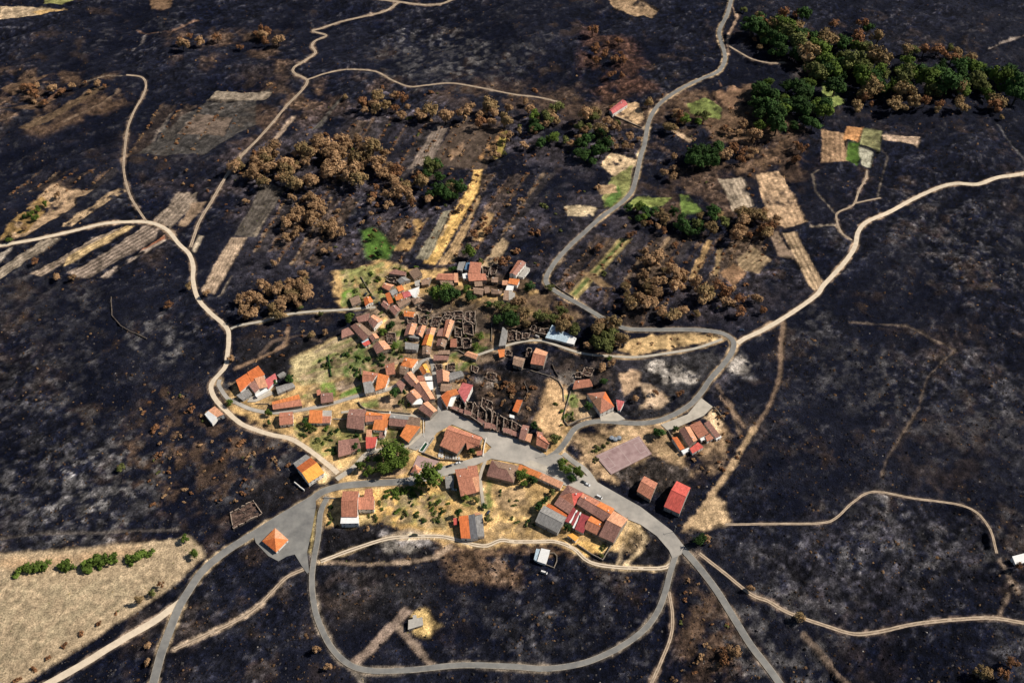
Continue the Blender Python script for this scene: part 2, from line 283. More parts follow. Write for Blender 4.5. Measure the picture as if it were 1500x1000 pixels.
# valley fields
for pts, c, kw in [
 ([(0,9),(100,15),(60,22),(0,30)], TAN, {}), ([(65,0),(105,0),(90,7),(65,5)], OL, {}), ([(218,0),(240,-5),(255,0),(250,10),(240,14),(222,12)], BR, {}),
 ([(45,18),(75,13),(100,15),(60,22)], DRY, {}),
 ([(25,188),(100,150),(150,125),(160,126),(70,180),(40,190)], (.13,.085,.05), dict(k=.85)), ([(70,143),(95,126),(98,128),(72,148)], (.2,.11,.07), {}),
 ([(0,130),(40,115),(70,110),(20,140)], BR, dict(k=.8)), ([(0,160),(60,150),(90,140),(50,160)], (.12,.075,.045), dict(k=.8)),
 ([(303,145),(318,133),(400,135),(392,147)], GT, dict(rows=3)), ([(200,225),(303,146),(375,148),(375,182),(300,228)], DG, dict(k=.7, burn=.4)),
 ([(258,196),(290,167),(342,172),(328,200)], (.15,.11,.085), {}), ([(230,208),(242,180),(250,172),(238,200)], DG, {}),
 ([(397,208),(428,172),(437,168),(403,210)], (.3,.22,.16), {}), ([(458,190),(495,145),(505,140),(470,185)], DG, dict(rows=4)),
 ([(0,393),(62,352),(88,348),(60,368),(0,410)], GT, dict(rows=4)), ([(45,401),(150,342),(178,332),(105,380),(60,406)], (.30,.225,.165), dict(rows=4)),
 ([(92,388),(100,374),(185,330),(198,331),(95,391)], (.47,.33,.17), dict(rows=3, jit=1)), ([(100,400),(160,365),(212,331),(234,335),(226,350),(130,408)], (.21,.16,.125), dict(rows=4.2, ramp=.4, jit=1.5)),
 ([(138,411),(190,378),(240,345),(243,352),(150,411)], (.36,.28,.22), dict(patch=.42, pn=8)), ([(205,366),(240,345),(242,349),(215,364)], (.33,.13,.07), dict(jit=1)),
 ([(225,324),(262,283),(290,282),(288,297),(250,334)], (.24,.185,.14), dict(rows=4)), ([(262,330),(283,297),(304,295),(300,303),(272,332)], (.26,.18,.12), {}),
 ([(88,332),(150,290),(172,275),(186,280),(140,308),(105,332)], (.36,.25,.15), dict(patch=.36, pn=8)),
 ([(0,350),(20,330),(55,290),(78,268),(100,278),(138,278),(90,318),(40,345)], (.38,.255,.155), dict(patch=.36, pn=10)), ([(0,350),(15,325),(60,288),(75,300),(40,340)], (.24,.15,.06), dict(patch=.4, pn=8)),
 ([(294,427),(338,348),(362,348),(315,431)], (.40,.29,.20), dict(rows=3, jit=1)), ([(320,434),(333,412),(339,405),(326,432)], GT, {}),
 ([(281,368),(290,343),(299,345),(286,371)], PALE, dict(jit=1)), ([(343,345),(383,272),(420,274),(375,347)], (.10,.083,.066), dict(rows=4, k=.85)),
 ([(372,342),(398,305),(376,345)], GT, {}),
 ([(0,370),(20,360),(0,385)], (.36,.30,.24), {}),
 ([(598,247),(640,181),(660,180),(628,249)], (.20,.155,.125), dict(rows=3)), ([(630,240),(665,180),(738,188),(712,250)], (.085,.06,.045), dict(k=.9)),
 ([(655,220),(680,205),(678,222),(660,235)], (.25,.16,.10), dict(patch=.4)), ([(700,232),(735,188),(738,193),(710,240)], (.36,.20,.09), dict(patch=.4, pn=8)), ([(720,235),(734,195),(744,192),(735,230)], (.30,.23,.06), {}),
 ([(617,386),(660,320),(690,268),(694,250),(707,248),(700,282),(672,330),(638,388)], STRAW, dict(jit=1.5, rows=3, ramp=.12)), ([(642,388),(682,325),(702,285),(704,290),(690,325),(665,385)], (.38,.25,.13), dict(rows=3)),
 ([(609,379),(650,311),(661,308),(628,382)], (.23,.20,.14), dict(rows=3)), ([(575,368),(608,322),(625,322),(600,368)], (.36,.22,.09), dict(patch=.4)),
 ([(692,352),(715,312),(724,314),(706,352)], (.33,.21,.10), dict(patch=.36)), ([(703,392),(735,347),(747,356),(725,392)], (.42,.30,.18), dict(patch=.32, pn=8)),
 ([(833,432),(908,349),(926,350),(846,437)], (.30,.23,.10), dict(rows=4, jit=1)), ([(838,430),(912,350),(917,351),(843,433)], (.10,.12,.04), dict(jit=.5)),
 ([(1008,407),(1036,351),(1044,352),(1019,409)], (.33,.21,.10), dict(rows=3)), ([(1045,400),(1052,362),(1058,365),(1050,405)], (.28,.19,.09), dict(k=.7)),
 ([(1052,262),(1088,260),(1103,302),(1074,309)], (.33,.26,.19), dict(patch=.3, rows=4)), ([(1108,256),(1143,249),(1182,325),(1150,335),(1125,318)], (.42,.28,.17), dict(patch=.28, rows=5)),
 ([(1145,340),(1166,341),(1209,418),(1195,427),(1186,418)], (.37,.26,.16), dict(rows=4.5, ramp=.4, jit=1)), ([(1128,342),(1140,338),(1165,380),(1140,375)], (.24,.17,.12), {}),
 ([(1080,378),(1105,362),(1130,380),(1110,400),(1085,395)], (.24,.17,.10), dict(patch=.35, rows=4)), ([(1055,400),(1075,385),(1093,400),(1075,420)], (.26,.15,.08), dict(k=.8)),
 ([(1203,190),(1238,195),(1242,237),(1203,237)], (.27,.17,.10), dict(rows=5, jit=1)), ([(1240,184),(1264,187),(1257,209),(1235,205)], (.42,.21,.09), dict(jit=1)),
 ([(1265,189),(1292,192),(1290,222),(1260,211)], (.20,.19,.09), dict(jit=1)), ([(1242,210),(1259,210),(1264,228),(1255,243),(1240,234)], (.06,.11,.02), dict(jit=1)),
 ([(1257,213),(1279,222),(1275,246),(1262,242)], (.34,.32,.24), dict(jit=1)), ([(1292,198),(1348,200),(1345,214),(1320,208),(1293,205)], (.42,.30,.21), dict(jit=1)),
 ([(893,0),(925,-3),(965,16),(957,28),(930,25),(895,9)], (.33,.22,.13), dict(patch=.3)),
 ([(880,242),(895,222),(932,235),(925,262),(905,264)], SAND, dict(patch=.3, pn=8)), ([(895,260),(928,240),(922,290),(900,302),(885,305),(883,290)], (.22,.22,.08), dict(patch=.3)),
 ([(882,300),(905,272),(912,285),(895,305)], (.10,.16,.04), {}), ([(826,302),(850,300),(876,305),(868,317),(832,316)], (.48,.37,.23), dict(patch=.3, pn=8)),
 ([(870,272),(900,270),(905,282),(880,285)], (.42,.28,.16), dict(patch=.35)), ([(920,300),(935,288),(985,289),(970,302),(930,306)], (.21,.24,.07), {}),
 ([(995,285),(1010,285),(1032,312),(1000,315)], (.14,.20,.05), dict(patch=.35)), ([(1008,152),(1035,142),(1058,158),(1055,175),(1010,166)], (.17,.20,.06), dict(patch=.32)),
 ([(970,183),(985,188),(1015,205),(1010,210)], (.40,.28,.18), {}), ([(1055,120),(1090,130),(1075,160),(1045,150)], (.22,.13,.08), dict(patch=.4)),
 ([(1205,118),(1240,150),(1218,162),(1205,150)], (.16,.19,.06), {}), ([(1265,105),(1290,110),(1285,120),(1268,118)], (.13,.15,.05), {}),
 ([(1180,78),(1210,95),(1195,115),(1178,100)], (.16,.10,.07), {}), ([(850,398),(880,420),(895,420),(870,400)], (.2,.13,.07), {}),
 ([(528,337),(545,332),(560,340),(578,362),(570,380),(538,380)], (.085,.16,.03), dict(edge=3)), ([(775,418),(800,430),(812,470),(770,460)], DRY, dict(patch=.4)),
 ([(640,350),(655,330),(650,345)], TAN, {}), ([(895,150),(935,150),(945,175),(930,185),(905,172)], (.42,.28,.16), dict(patch=.36, pn=7)),
]:
    kw = dict(kw); kw.setdefault('jit', 1.7); kw.setdefault('edge', 1.1); paint(pts, c, **kw)
# unburnt fallow field at the lower left and the dry verge round it
paint([(-120,822),(0,812),(60,806),(150,800),(205,796),(255,790),(275,783),(293,800),(300,815),(262,850),(240,868),(150,925),(30,1004),(-20,1040),(-160,1040)], (.42,.315,.20), var=.12, jit=1.5, rows=5, ramp=.05)
paint([(-120,850),(0,842),(100,852),(230,838),(240,858),(120,925),(0,990),(-120,1010)], (.30,.245,.155), k=.55, patch=.5, pn=4, var=.3, edge=6)
paint([(0,822),(60,815),(140,808),(200,802),(200,812),(110,828),(30,838)], (.46,.28,.15), k=.55, edge=5)
# land round the village: dry grass, gardens, vegetable plots
V = dict(edge=4, jit=5)
paint([(330,575),(345,560),(395,575),(425,560),(425,525),(470,505),(510,485),(545,470),(560,440),(500,455),(490,400),(560,380),(610,395),(650,395),(700,420),(760,430),(700,470),(745,500),(700,520),(690,560),(650,600),(740,640),(800,640),(830,620),(838,628),(822,655),(830,690),(930,755),(935,800),(860,810),(800,795),(720,800),(640,792),(600,775),(540,780),(470,770),(462,735),(495,700),(450,660),(390,625),(335,600)], DRY, **V)
paint([(428,560),(420,528),(512,486),(540,520),(540,545),(470,562)], (.45,.36,.19), **V)
paint([(455,530),(530,500),(545,520),(480,545)], (.22,.24,.08), k=.8, patch=.42, pn=10)
paint([(478,565),(530,545),(530,562),(500,575)], (.38,.28,.2), jit=1, rows=3); paint([(440,582),(475,562),(492,558),(492,572),(460,585)], (.14,.21,.04), jit=2, k=.9)
paint([(496,578),(530,562),(528,572),(500,588)], (.13,.19,.04), jit=1); paint([(520,590),(590,575),(600,605),(540,600)], (.30,.23,.11), patch=.35)
paint([(530,592),(560,582),(560,598),(540,600)], (.15,.19,.05), k=.8, patch=.4); paint([(553,582),(585,580),(590,602),(555,600)], (.42,.28,.17), jit=1)
paint([(430,620),(520,625),(530,650),(470,670),(440,650)], (.18,.20,.06), k=.8, patch=.46, pn=8)
paint([(500,395),(560,385),(570,430),(545,445),(505,450)], (.23,.24,.08), k=.9, patch=.4, pn=9); paint([(505,425),(528,420),(528,448),(500,450)], (.10,.19,.03), k=.9)
paint([(553,395),(590,385),(560,430),(545,425)], (.42,.27,.10), k=.9, patch=.4)
paint([(525,690),(545,665),(580,665),(600,690),(570,700),(527,700)], (.42,.28,.17), jit=2)
paint([(548,722),(600,712),(660,715),(665,745),(640,782),(560,772),(548,750)], STRAW, k=.9, patch=.3, **V); paint([(712,712),(770,712),(805,745),(790,785),(720,775)], (.64,.42,.18), k=.9, patch=.26, **V)
paint([(722,720),(765,712),(775,740),(735,750)], (.40,.27,.15), k=.9); paint([(575,720),(605,715),(640,740),(600,745)], (.24,.22,.08), k=.8, patch=.45, pn=8)
paint([(500,752),(550,752),(548,772),(502,775)], (.55,.40,.19), jit=1); paint([(452,690),(482,690),(490,703),(470,708)], (.6,.43,.22)); paint([(490,655),(520,665),(512,690),(495,690)], (.62,.42,.19))
paint([(838,640),(870,628),(925,622),(1000,622),(1010,640),(1000,690),(955,665),(900,705),(870,690)], (.42,.28,.16), k=.95, **V)
paint([(1000,700),(1040,640),(1065,610),(1072,650),(1050,690)], (.36,.24,.14), k=.8, patch=.38, **V); paint([(1032,612),(1045,598),(1062,620),(1050,632)], SAND)
paint([(830,560),(838,570),(870,582),(872,610),(835,622)], (.42,.29,.17), jit=2, rows=3); paint([(800,558),(825,560),(832,590),(825,640),(800,640),(780,610)], (.56,.36,.19), **V)
paint([(945,492),(990,487),(1050,489),(1050,496),(1000,508),(930,516),(920,500)], (.55,.37,.18), k=.95, patch=.3)
paint([(905,545),(940,545),(940,565),(915,580)], (.40,.27,.17)); paint([(935,560),(955,562),(985,585),(965,600),(935,600),(945,585)], (.46,.33,.22), jit=2)
paint([(905,512),(935,500),(960,515),(930,520)], (.5,.33,.16)); paint([(900,760),(935,758),(950,790),(930,810),(880,806)], (.58,.40,.20), jit=2)
paint([(820,800),(870,790),(885,805),(860,815)], STRAW); paint([(600,905),(625,893),(642,915),(630,932),(610,930)], (.55,.38,.16), edge=3, patch=.25, pn=8)
EARTH = (.235,.165,.112)
paint([(560,440),(640,428),(750,470),(748,512),(690,560),(655,610),(600,610),(560,560),(515,505),(520,470)], EARTH, k=.9, patch=.34, pn=9, edge=6, var=.9)
paint([(610,440),(700,445),(735,470),(720,520),(650,520),(645,470),(610,460)], (.07,.055,.048), k=.85, patch=.42, pn=7, edge=4, var=.9, burn=.6)
paint([(620,410),(760,400),(870,470),(800,490),(740,480),(640,440)], (.13,.085,.05), k=.8, patch=.4, pn=10, edge=6, var=.9)
for q_ in [[(575,485),(600,480),(590,520),(570,525)],[(525,505),(555,500),(560,530),(535,535)],[(690,490),(720,488),(715,520),(695,520)],[(560,430),(600,440),(580,455)],[(655,520),(680,512),(700,535),(670,545)],[(505,615),(520,620),(540,660),(520,650)],[(535,625),(560,622),(560,650),(540,650)],[(568,625),(600,620),(590,655),(570,655)],[(500,540),(530,535),(528,560),(505,562)],[(665,715),(720,700),(720,745),(680,745)],[(830,575),(845,570),(850,610),(832,615)]]: paint(q_, (.10,.145,.035), k=.85, patch=.42, pn=6, edge=2, var=.8)
paint([(600,625),(640,640),(600,660),(590,650)], (.3,.24,.17), k=.7)
for q_ in [[(500,600),(620,610),(610,650),(520,680)],[(560,720),(660,715),(660,770),(560,770)],[(715,710),(790,720),(800,770),(730,785)],[(430,560),(520,490),(545,560),(470,590)],[(840,640),(880,625),(1000,625),(1000,680),(900,700)],[(330,575),(480,560),(500,660),(400,625)],[(640,760),(800,750),(860,800),(700,795)]]: paint(q_, (.24,.165,.09), k=.7, patch=.5, pn=5, edge=4, var=.8)
paint([(461,745),(466,745),(461,790),(456,812),(452,808),(456,780)], (.45,.34,.14), k=.9, jit=1)
paint([(1045,720),(1062,738),(1072,766),(1035,776),(1000,778),(1006,765),(1030,745)], (.56,.39,.225), k=.95, edge=3, jit=3, var=.4)
paint([(460,690),(490,700),(500,690),(480,676)], (.66,.5,.33), k=.7)
for q_ in [[(428,560),(512,487),(545,520),(470,562)],[(500,600),(620,610),(600,660),(520,680)],[(560,725),(660,722),(655,775),(560,765)],[(500,395),(600,385),(580,440),(505,450)]]:
    paint(q_, (.16,.165,.06), k=.75, patch=.47, pn=7, edge=3, var=.9); paint(q_, (.30,.21,.13), k=.6, patch=.53, pn=5, edge=3, var=.8)
for i in range(6): stroke([(440 + i * 9, 556 - i * 9), (520 + i * 3, 528 - i * 8)], 1.6, (.12,.14,.045) if i % 2 else (.36,.27,.17), k=.8)
paint([(505,520),(540,500),(556,530),(530,555),(500,550)], (.10,.15,.04), k=.8, patch=.4, pn=6)
paint([(470,578),(492,568),(494,580),(472,588)], (.11,.2,.035), k=.9, jit=1); paint([(505,575),(532,563),(530,573),(508,583)], (.11,.2,.035), k=.9, jit=1)
# burnt pockets inside the village
B_ = dict(burn=1.0, edge=3, jit=5, var=.9)
paint([(678,545),(720,528),(775,545),(800,560),(790,600),(770,625),(700,590),(680,575)], CH, **B_); paint([(790,512),(850,520),(905,545),(900,600),(850,580),(830,560),(810,540)], CH, **B_)
paint([(905,600),(935,598),(985,602),(1010,570),(1000,600),(960,612),(915,612)], (.03,.028,.032), **B_); paint([(940,525),(1045,512),(1055,530),(1010,575),(985,580),(940,555)], (.045,.042,.045), **B_)
paint([(470,775),(560,765),(640,795),(640,822),(470,830)], CH, **B_); paint([(900,690),(960,670),(1010,690),(1000,750),(960,720),(930,720)], (.04,.032,.028), **B_)
paint([(395,700),(440,690),(440,725),(380,765),(340,740)], CH, **B_); paint([(925,775),(960,780),(985,820),(930,825),(900,820)], CH, k=.8, **B_)
paint([(345,500),(430,500),(510,480),(425,525),(425,560),(345,540)], CH, **B_); paint([(690,490),(745,490),(740,500),(700,510)], BR, k=.7)
for b in [(965,537,9,.8),(995,545,9,.8),(980,555,8,.9),(1010,552,7,.8),(1082,535,9,.7),(600,790,10,.8),(570,797,8,.7),(715,560,9,.5),(835,555,9,.5)]: blob(b[0], b[1], b[2], (.50,.44,.38), k=b[3], patch=.35, pn=6)
paint([(545,780),(560,778),(640,790),(640,800),(590,800)], (.3,.27,.26), k=.8, patch=.42, pn=6, burn=.5)
paint([(640,792),(820,800),(850,820),(780,812),(640,812)], BR, k=.7, patch=.45, pn=8)
paint([(690,540),(770,550),(795,575),(770,620),(700,595)], (.10,.066,.047), k=.8, patch=.47, pn=8, burn=.8, edge=3)
paint([(790,515),(900,525),(900,570),(830,560)], (.085,.062,.05), k=.7, patch=.5, pn=7, burn=.8, edge=3)
paint([(620,432),(740,440),(745,490),(640,485)], (.10,.075,.055), k=.7, patch=.45, pn=6, edge=3, var=.9)
# worn tracks too faint for a surface of their own
for pts, wd, c, k in [
 ([(180,112),(150,113),(120,120)],2,GT,.7),([(95,178),(150,150),(175,132)],2.5,(.16,.11,.075),.8),([(225,205),(238,185),(250,165)],3,(.2,.16,.13),.7),
 ([(200,45),(215,48),(250,47),(290,30)],2,(.2,.12,.08),.7),([(213,50),(205,65),(195,75)],2,(.15,.13,.12),.6),([(1232,340),(1225,330),(1205,330),(1188,332)],2,GT,.7),
 ([(1200,248),(1190,255),(1195,280),(1225,315)],1.6,GT,.7),([(1070,5),(1080,25),(1070,45),(1065,60),(1068,80)],3,(.38,.26,.18),.8),
 ([(1148,470),(1145,500),(1143,550),(1128,592),(1105,628),(1088,655),(1066,692),(1045,720),(1025,750)],3.6,(.20,.135,.09),.85),
 ([(1105,628),(1088,655),(1066,692),(1045,722),(1022,755),(1005,772)],4.6,(.45,.31,.18),.85),
 ([(1400,515),(1380,530),(1358,555),(1350,580),(1345,600),(1300,670),(1290,700)],2,(.15,.11,.08),.6),([(1245,472),(1290,474),(1330,478),(1400,515)],2,(.16,.12,.09),.6),
 ([(1180,930),(1205,960),(1225,985),(1245,1005)],6,(.17,.12,.085),.7),([(595,895),(570,922),(545,948),(515,975)],7,(.30,.22,.17),.9),([(585,920),(610,948),(632,975)],6,(.27,.20,.15),.9),
 ([(470,822),(540,826),(600,823),(640,815),(660,800)],3.2,(.33,.24,.17),.9),([(1280,200),(1300,230),(1285,290)],1.5,GT,.4),
 ([(510,975),(525,990),(535,1005)],4,(.2,.17,.14),.8),([(840,802),(800,815),(790,820)],3,BR,.7),([(380,520),(400,500),(440,490),(470,500)],3,(.16,.11,.08),.6),
 ([(462,515),(490,500),(530,480)],3,(.3,.22,.15),.7),([(345,540),(390,520),(420,505),(422,480)],3,(.25,.16,.1),.8),
 ([(0,790),(60,782),(140,780),(260,775)],2.5,(.12,.1,.085),.7),([(1055,580),(1080,610),(1090,625)],3,(.3,.2,.13),.7),([(1050,565),(1070,590),(1085,640)],3,(.26,.18,.12),.6),
 ([(1478,870),(1462,905)],2.5,(.25,.18,.13),.7),([(1465,820),(1490,865)],3,(.3,.22,.16),.6),([(1450,72),(1470,62),(1500,52)],2.5,(.3,.24,.2),.7),([(1460,180),(1490,220),(1510,250)],2,(.15,.14,.14),.5),
 ([(930,765),(945,785),(940,805),(918,825)],3,(.5,.37,.22),.9),([(920,765),(912,800),(905,828)],2.5,(.45,.33,.2),.7),([(640,785),(600,775),(560,790)],4,(.5,.37,.24),.6),
 ([(815,500),(850,517),(900,522)],8,BR,.5),([(480,700),(505,690),(530,665)],4,TAN,.4)]:
    stroke(pts, wd, c, k=k)
# ------------------------------------------------------------------ roads and tracks: sheets over the ground
M_asph = mat('grey_asphalt', (0.175,0.172,0.168), var=0.2, scale=0.10, spec=.2, col2=(.27,.26,.24))
M_pave = mat('worn_asphalt_street', (0.24,0.228,0.21), var=0.1, scale=0.045, spec=.2, col2=(0.52,0.47,0.41))
M_conc = mat('pale_concrete_lane', (0.46,0.41,0.34), var=0.18, scale=0.2, spec=.2)
M_dirt = mat('pale_dirt', (0.66,0.545,0.41), var=0.16, scale=0.25, spec=.1)
M_dirt2 = mat('brown_dirt', (0.44,0.34,0.25), var=0.3, scale=0.3, spec=.1)
M_court = mat('red_sports_court', (0.32,0.20,0.195), var=0.2, scale=0.16, spec=.2, col2=(.44,.31,.295))
M_mid = mat('grassy_crown_of_the_track', (.17,.12,.075), var=.5, scale=.5)
M_edge = mat('sandy_road_edge', (.30,.265,.22), var=.35, scale=.4)
WS = 0.84; roads = []; LAY = [0]
def resample(pts, step=3.0):
    P = [Vector((p.x, p.y)) for p in pts]; P = [P[0] * 2 - P[1]] + P + [P[-1] * 2 - P[-2]]; out = []
    for i in range(1, len(P) - 2):
        a, b, c, d = P[i - 1:i + 3]; n = max(1, int((c - b).length / step))
        for k in range(n):
            t = k / n; out.append(0.5 * ((2 * b) + (c - a) * t + (2 * a - 5 * b + 4 * c - d) * t * t + (3 * b - a - 3 * c + d) * t ** 3))
    out.append(P[-2]); return out
def road(name, pts, wd, m, label, t=None, verge=(.42,.30,.18), vk=.85, vw=1.0, wob=0.0):
    wp = [W(*p) for p in px(t, pts)]; q = resample(wp); LAY[0] += 1; z = 0.09 + 0.012 * LAY[0]
    vs_, fs, mi = [], [], []; two = m is M_dirt2 or (m is M_dirt and wd < 4); edg = m is M_asph; nc = 7 if two else (5 if edg else 3); wd *= WS
    rr = random.Random(len(pts) * 7 + LAY[0])
    for i, p in enumerate(q):
        d = (q[min(i + 1, len(q) - 1)] - q[max(i - 1, 0)]).normalized(); nrm = Vector((-d.y, d.x))
        wl = wd / 2 * (1 + wob * (rr.random() - .5)); wr = wd / 2 * (1 + wob * (rr.random() - .5))
        for s in ((wl, wl * .55, wl * .22, 0, -wr * .22, -wr * .55, -wr) if two else ((wl, wl - .45, 0, .45 - wr, -wr) if edg else (wl, 0, -wr))):
            c = p + nrm * s; vs_.append((c.x, c.y, float(H0(np.float64(c.x), np.float64(c.y))) + z - (0.03 if s in (wl, -wr) else 0.0)))
        if i: k = nc * i; fs += [[k - nc + j, k - nc + j + 1, k + j + 1, k + j] for j in range(nc - 1)]; mi += [1 if ((two and j in (2, 3) and rr.random() < .85) or (edg and j in (0, 3) and rr.random() < .8)) else 0 for j in range(nc - 1)]
    o = mobj(name, vs_, fs, [m, M_mid] if two else ([m, M_edge] if edg else m), mi=mi); tag(o, label, kind='structure')
    ss = sub([Vector((p.x, p.y, 0)) for p in q], wd + 10); x, y = X[ss], Y[ss]; d = segdist(x, y, q, False)
    ROAD[ss] = np.maximum(ROAD[ss], 1 - sstep(wd / 2 + 1.5, wd / 2 + 5, d))
    a = sstep(-1.2, 1.2, wd / 2 + vw - d + 2.2 * (n_b[ss] - .5) + 2.0 * (n_c[ss] - .5)) * vk * (.45 + .55 * sstep(.35, .6, n_b[ss])); _apply(ss, a, verge, .7, .3)
    return o
def paved(name, pts, m, label, t=None, z=0.10):
    wp = [W(*p) for p in px(t, pts)]; LAY[0] += 1; z += 0.012 * LAY[0]
    mb = MB(); mb.poly([(p.x, p.y, z) for p in wp]); o = mb.obj(name, m)
    if o.data.polygons[0].normal.z < 0: o.data.flip_normals()
    ss = sub(wp, 4); x, y = X[ss], Y[ss]; d = segdist(x, y, wp, True); d = np.where(inside(x, y, wp), d, -d); ROAD[ss] = np.maximum(ROAD[ss], sstep(-3, 0, d))
    return tag(o, label, kind='structure')
dirtv = (.30,.21,.14)
road('dirt_track', [(0-60,372),(0,360),(50,351),(100,340),(150,328),(187,325),(220,326),(245,337),(262,357),(277,372),(283,390),(283,412),(290,437),(307,457),(332,480),(335,500),(333,520),(330,537),(313,557),(309,569),(316,585),(331,601),(353,620),(380,631),(400,637),(427,643),(453,659),(480,680),(495,693)], 4.6, M_dirt, 'pale dirt track round the west of the village', verge=dirtv, wob=.12)
road('dirt_track', [(214,324),(200,303),(190,285),(182,255),(182,230),(188,185),(207,145),(214,125),(207,113),(185,110)], 2.6, M_dirt2, 'narrow brown track in the far left slope', verge=dirtv, vk=.5, vw=1, wob=.2)
road('dirt_track', [(585,3),(560,18),(500,32),(470,42),(458,46),(478,52),(462,60),(457,68),(462,78),(445,90),(430,100),(432,108),(450,118),(440,135),(420,155),(395,185),(375,207),(350,232),(332,257),(310,295),(292,325),(279,362)], 3.4, M_dirt2, 'winding track down to the dirt road junction', verge=dirtv, vk=.5, vw=1.2, wob=.15)
road('dirt_track', [(540,-2),(585,3),(640,7),(665,-1)], 3.6, M_dirt2, 'track along the far ridge', verge=dirtv, vk=.5, vw=1)
road('dirt_track', [(450,117),(480,107),(510,102),(550,105),(575,118),(600,127),(625,125),(660,122),(700,128),(750,138),(790,143),(820,150)], 2.6, M_dirt2, 'track between burnt slope and scorched groves', verge=dirtv, vk=.4, vw=.8, wob=.25)
road('dirt_track', [(1080,503),(1092,495),(1120,482),(1160,458),(1196,432),(1207,417),(1235,387),(1252,362),(1257,340),(1270,325),(1300,312),(1337,292),(1375,275),(1400,269),(1432,270),(1462,260),(1500,254),(1560,240)], 5.0, M_dirt, 'pale dirt road climbing to the right', verge=(.33,.23,.15), wob=.12)
road('dirt_track', [(1248,352),(1232,340),(1225,318),(1230,310),(1250,300),(1258,280),(1268,262),(1270,250)], 2.2, M_dirt2, 'small track to the walled plots', verge=dirtv, vk=.4, vw=.8, wob=.3)
road('dirt_track', [(1252,298),(1290,290)], 1.8, M_dirt2, 'short track beside the walled plots', verge=dirtv, vk=.3, vw=.6)
road('dirt_track', [(1062,768),(1130,767),(1200,766),(1225,758),(1250,735),(1280,720),(1340,730),(1400,738),(1430,750),(1450,775),(1460,810)], 2.2, M_dirt2, 'thin track over the burnt right slope', verge=dirtv, vk=.3, vw=.6, wob=.3)
road('dirt_track', [(1024,810),(1060,838),(1100,870),(1125,880),(1155,897),(1212,917),(1250,928),(1287,925),(1337,914),(1400,907),(1455,905),(1500,912),(1560,920)], 3.2, M_dirt2, 'track along the lower right slope', verge=dirtv, vk=.4, vw=.8, wob=.15)
road('dirt_track', [(30,1022),(72,1000),(125,970),(187,932),(225,910),(250,892),(268,878)], 6.2, M_dirt, 'wide pale track joining the main road', verge=(.34,.25,.18), wob=.1)
road('dirt_track', [(255,951),(300,930),(340,912),(375,890),(400,865),(420,845),(448,832)], 3.0, M_dirt2, 'track curving up to the asphalt fork', verge=(.4,.3,.21), wob=.3)
road('dirt_track', [(470,822),(515,805),(562,790),(592,786),(640,785),(664,789),(693,797),(713,799),(733,791),(753,793),(787,793),(813,793),(840,803),(862,822),(900,830),(967,832),(984,825)], 3.4, M_dirt, 'pale track below the village houses', verge=(.52,.38,.22), wob=.2)
road('dirt_track', [(980,866),(985,900),(983,930),(970,965),(952,1005)], 2.6, M_dirt2, 'short track off the loop road', verge=dirtv, vk=.6, vw=.8, wob=.2)
road('dirt_track', [(896,168),(920,178),(944,190)], 2.6, M_dirt2, 'drive to the lone pink roofed house', verge=dirtv, vk=.4)
road('dirt_track', [(1068,68),(1085,78),(1105,88),(1130,93),(1150,92)], 2.6, M_dirt2, 'track off the valley road', verge=dirtv, vk=.5, vw=.8)
road('lane', [(338,482),(348,477),(382,471),(414,462),(450,457),(500,454),(550,450)], 3.2, M_conc, 'concrete lane into the old quarter', verge=(.35,.26,.15))
road('lane', [(322,556),(320,563),(333,583),(347,590),(367,599),(393,604),(420,603),(460,597),(493,589),(527,579),(560,573),(585,562),(607,543),(617,530),(628,524)], 4.0, M_pave, 'grey village lane past the orange houses')
road('lane', [(628,524),(633,532),(636,547),(640,567),(644,587),(644,612)], 4.2, M_pave, 'narrow street between the terraces')
road('lane', [(500,604),(536,600),(567,605),(601,608),(622,614)], 2.6, M_conc, 'walled footway under the gardens')
road('lane', [(493,702),(520,683),(537,665),(560,659),(587,656),(607,645),(620,636)], 5.0, M_conc, 'lane from the junction to the square')
road('lane', [(700,520),(733,509),(767,500),(793,499),(813,505),(855,518),(900,522),(936,523),(980,517),(1020,510),(1058,497)], 3.0, M_conc, 'concrete lane past the blue roofed shed', verge=(.4,.28,.16))
road('lane', [(712,672),(704,696),(705,715),(708,741)], 2.8, M_conc, 'short lane beside the brown house')
road('lane', [(825,664),(840,676),(857,688),(868,702),(880,722)], 5.0, M_pave, 'link street beside the leafy triangle')
road('road', [(1073,-14),(1071,0),(1065,22),(1054,45),(1056,60),(1062,82),(1059,96),(1049,107),(1025,117),(1000,129),(975,145),(960,160),(950,180),(944,212),(939,227),(934,250),(927,277),(916,292),(900,305),(880,319),(857,340),(835,360),(815,382),(802,402),(800,413),(806,421),(819,430),(847,445),(871,459),(891,471),(915,481),(940,483),(980,483),(1012,483),(1040,485),(1060,489),(1072,497),(1075,506),(1070,520),(1056,538),(1040,556),(1028,574),(1012,592),(990,606),(966,616),(940,620),(913,619),(887,617),(862,619),(842,628),(828,648),(813,664),(793,674),(770,676)], 5.6, M_asph, 'two lane asphalt valley road', verge=(.42,.30,.18))
road('road', [(600,704),(580,706),(540,708),(500,712),(473,720),(460,729),(433,745),(407,760),(380,777),(350,795),(325,812),(297,836),(276,866),(262,890),(250,920),(237,955),(225,1000),(218,1030)], 7.2, M_asph, 'main asphalt road leaving to the lower left', verge=(.36,.27,.17))
road('road', [(990,812),(982,837),(975,865),(965,892),(950,915),(925,937),(890,957),(850,972),(800,979),(750,976),(675,974),(600,981),(545,982),(512,973),(487,950),(470,918),(461,890),(457,855),(459,825),(466,787),(470,750),(480,728)], 5.0, M_asph, 'asphalt loop road below the village', verge=(.25,.20,.15))
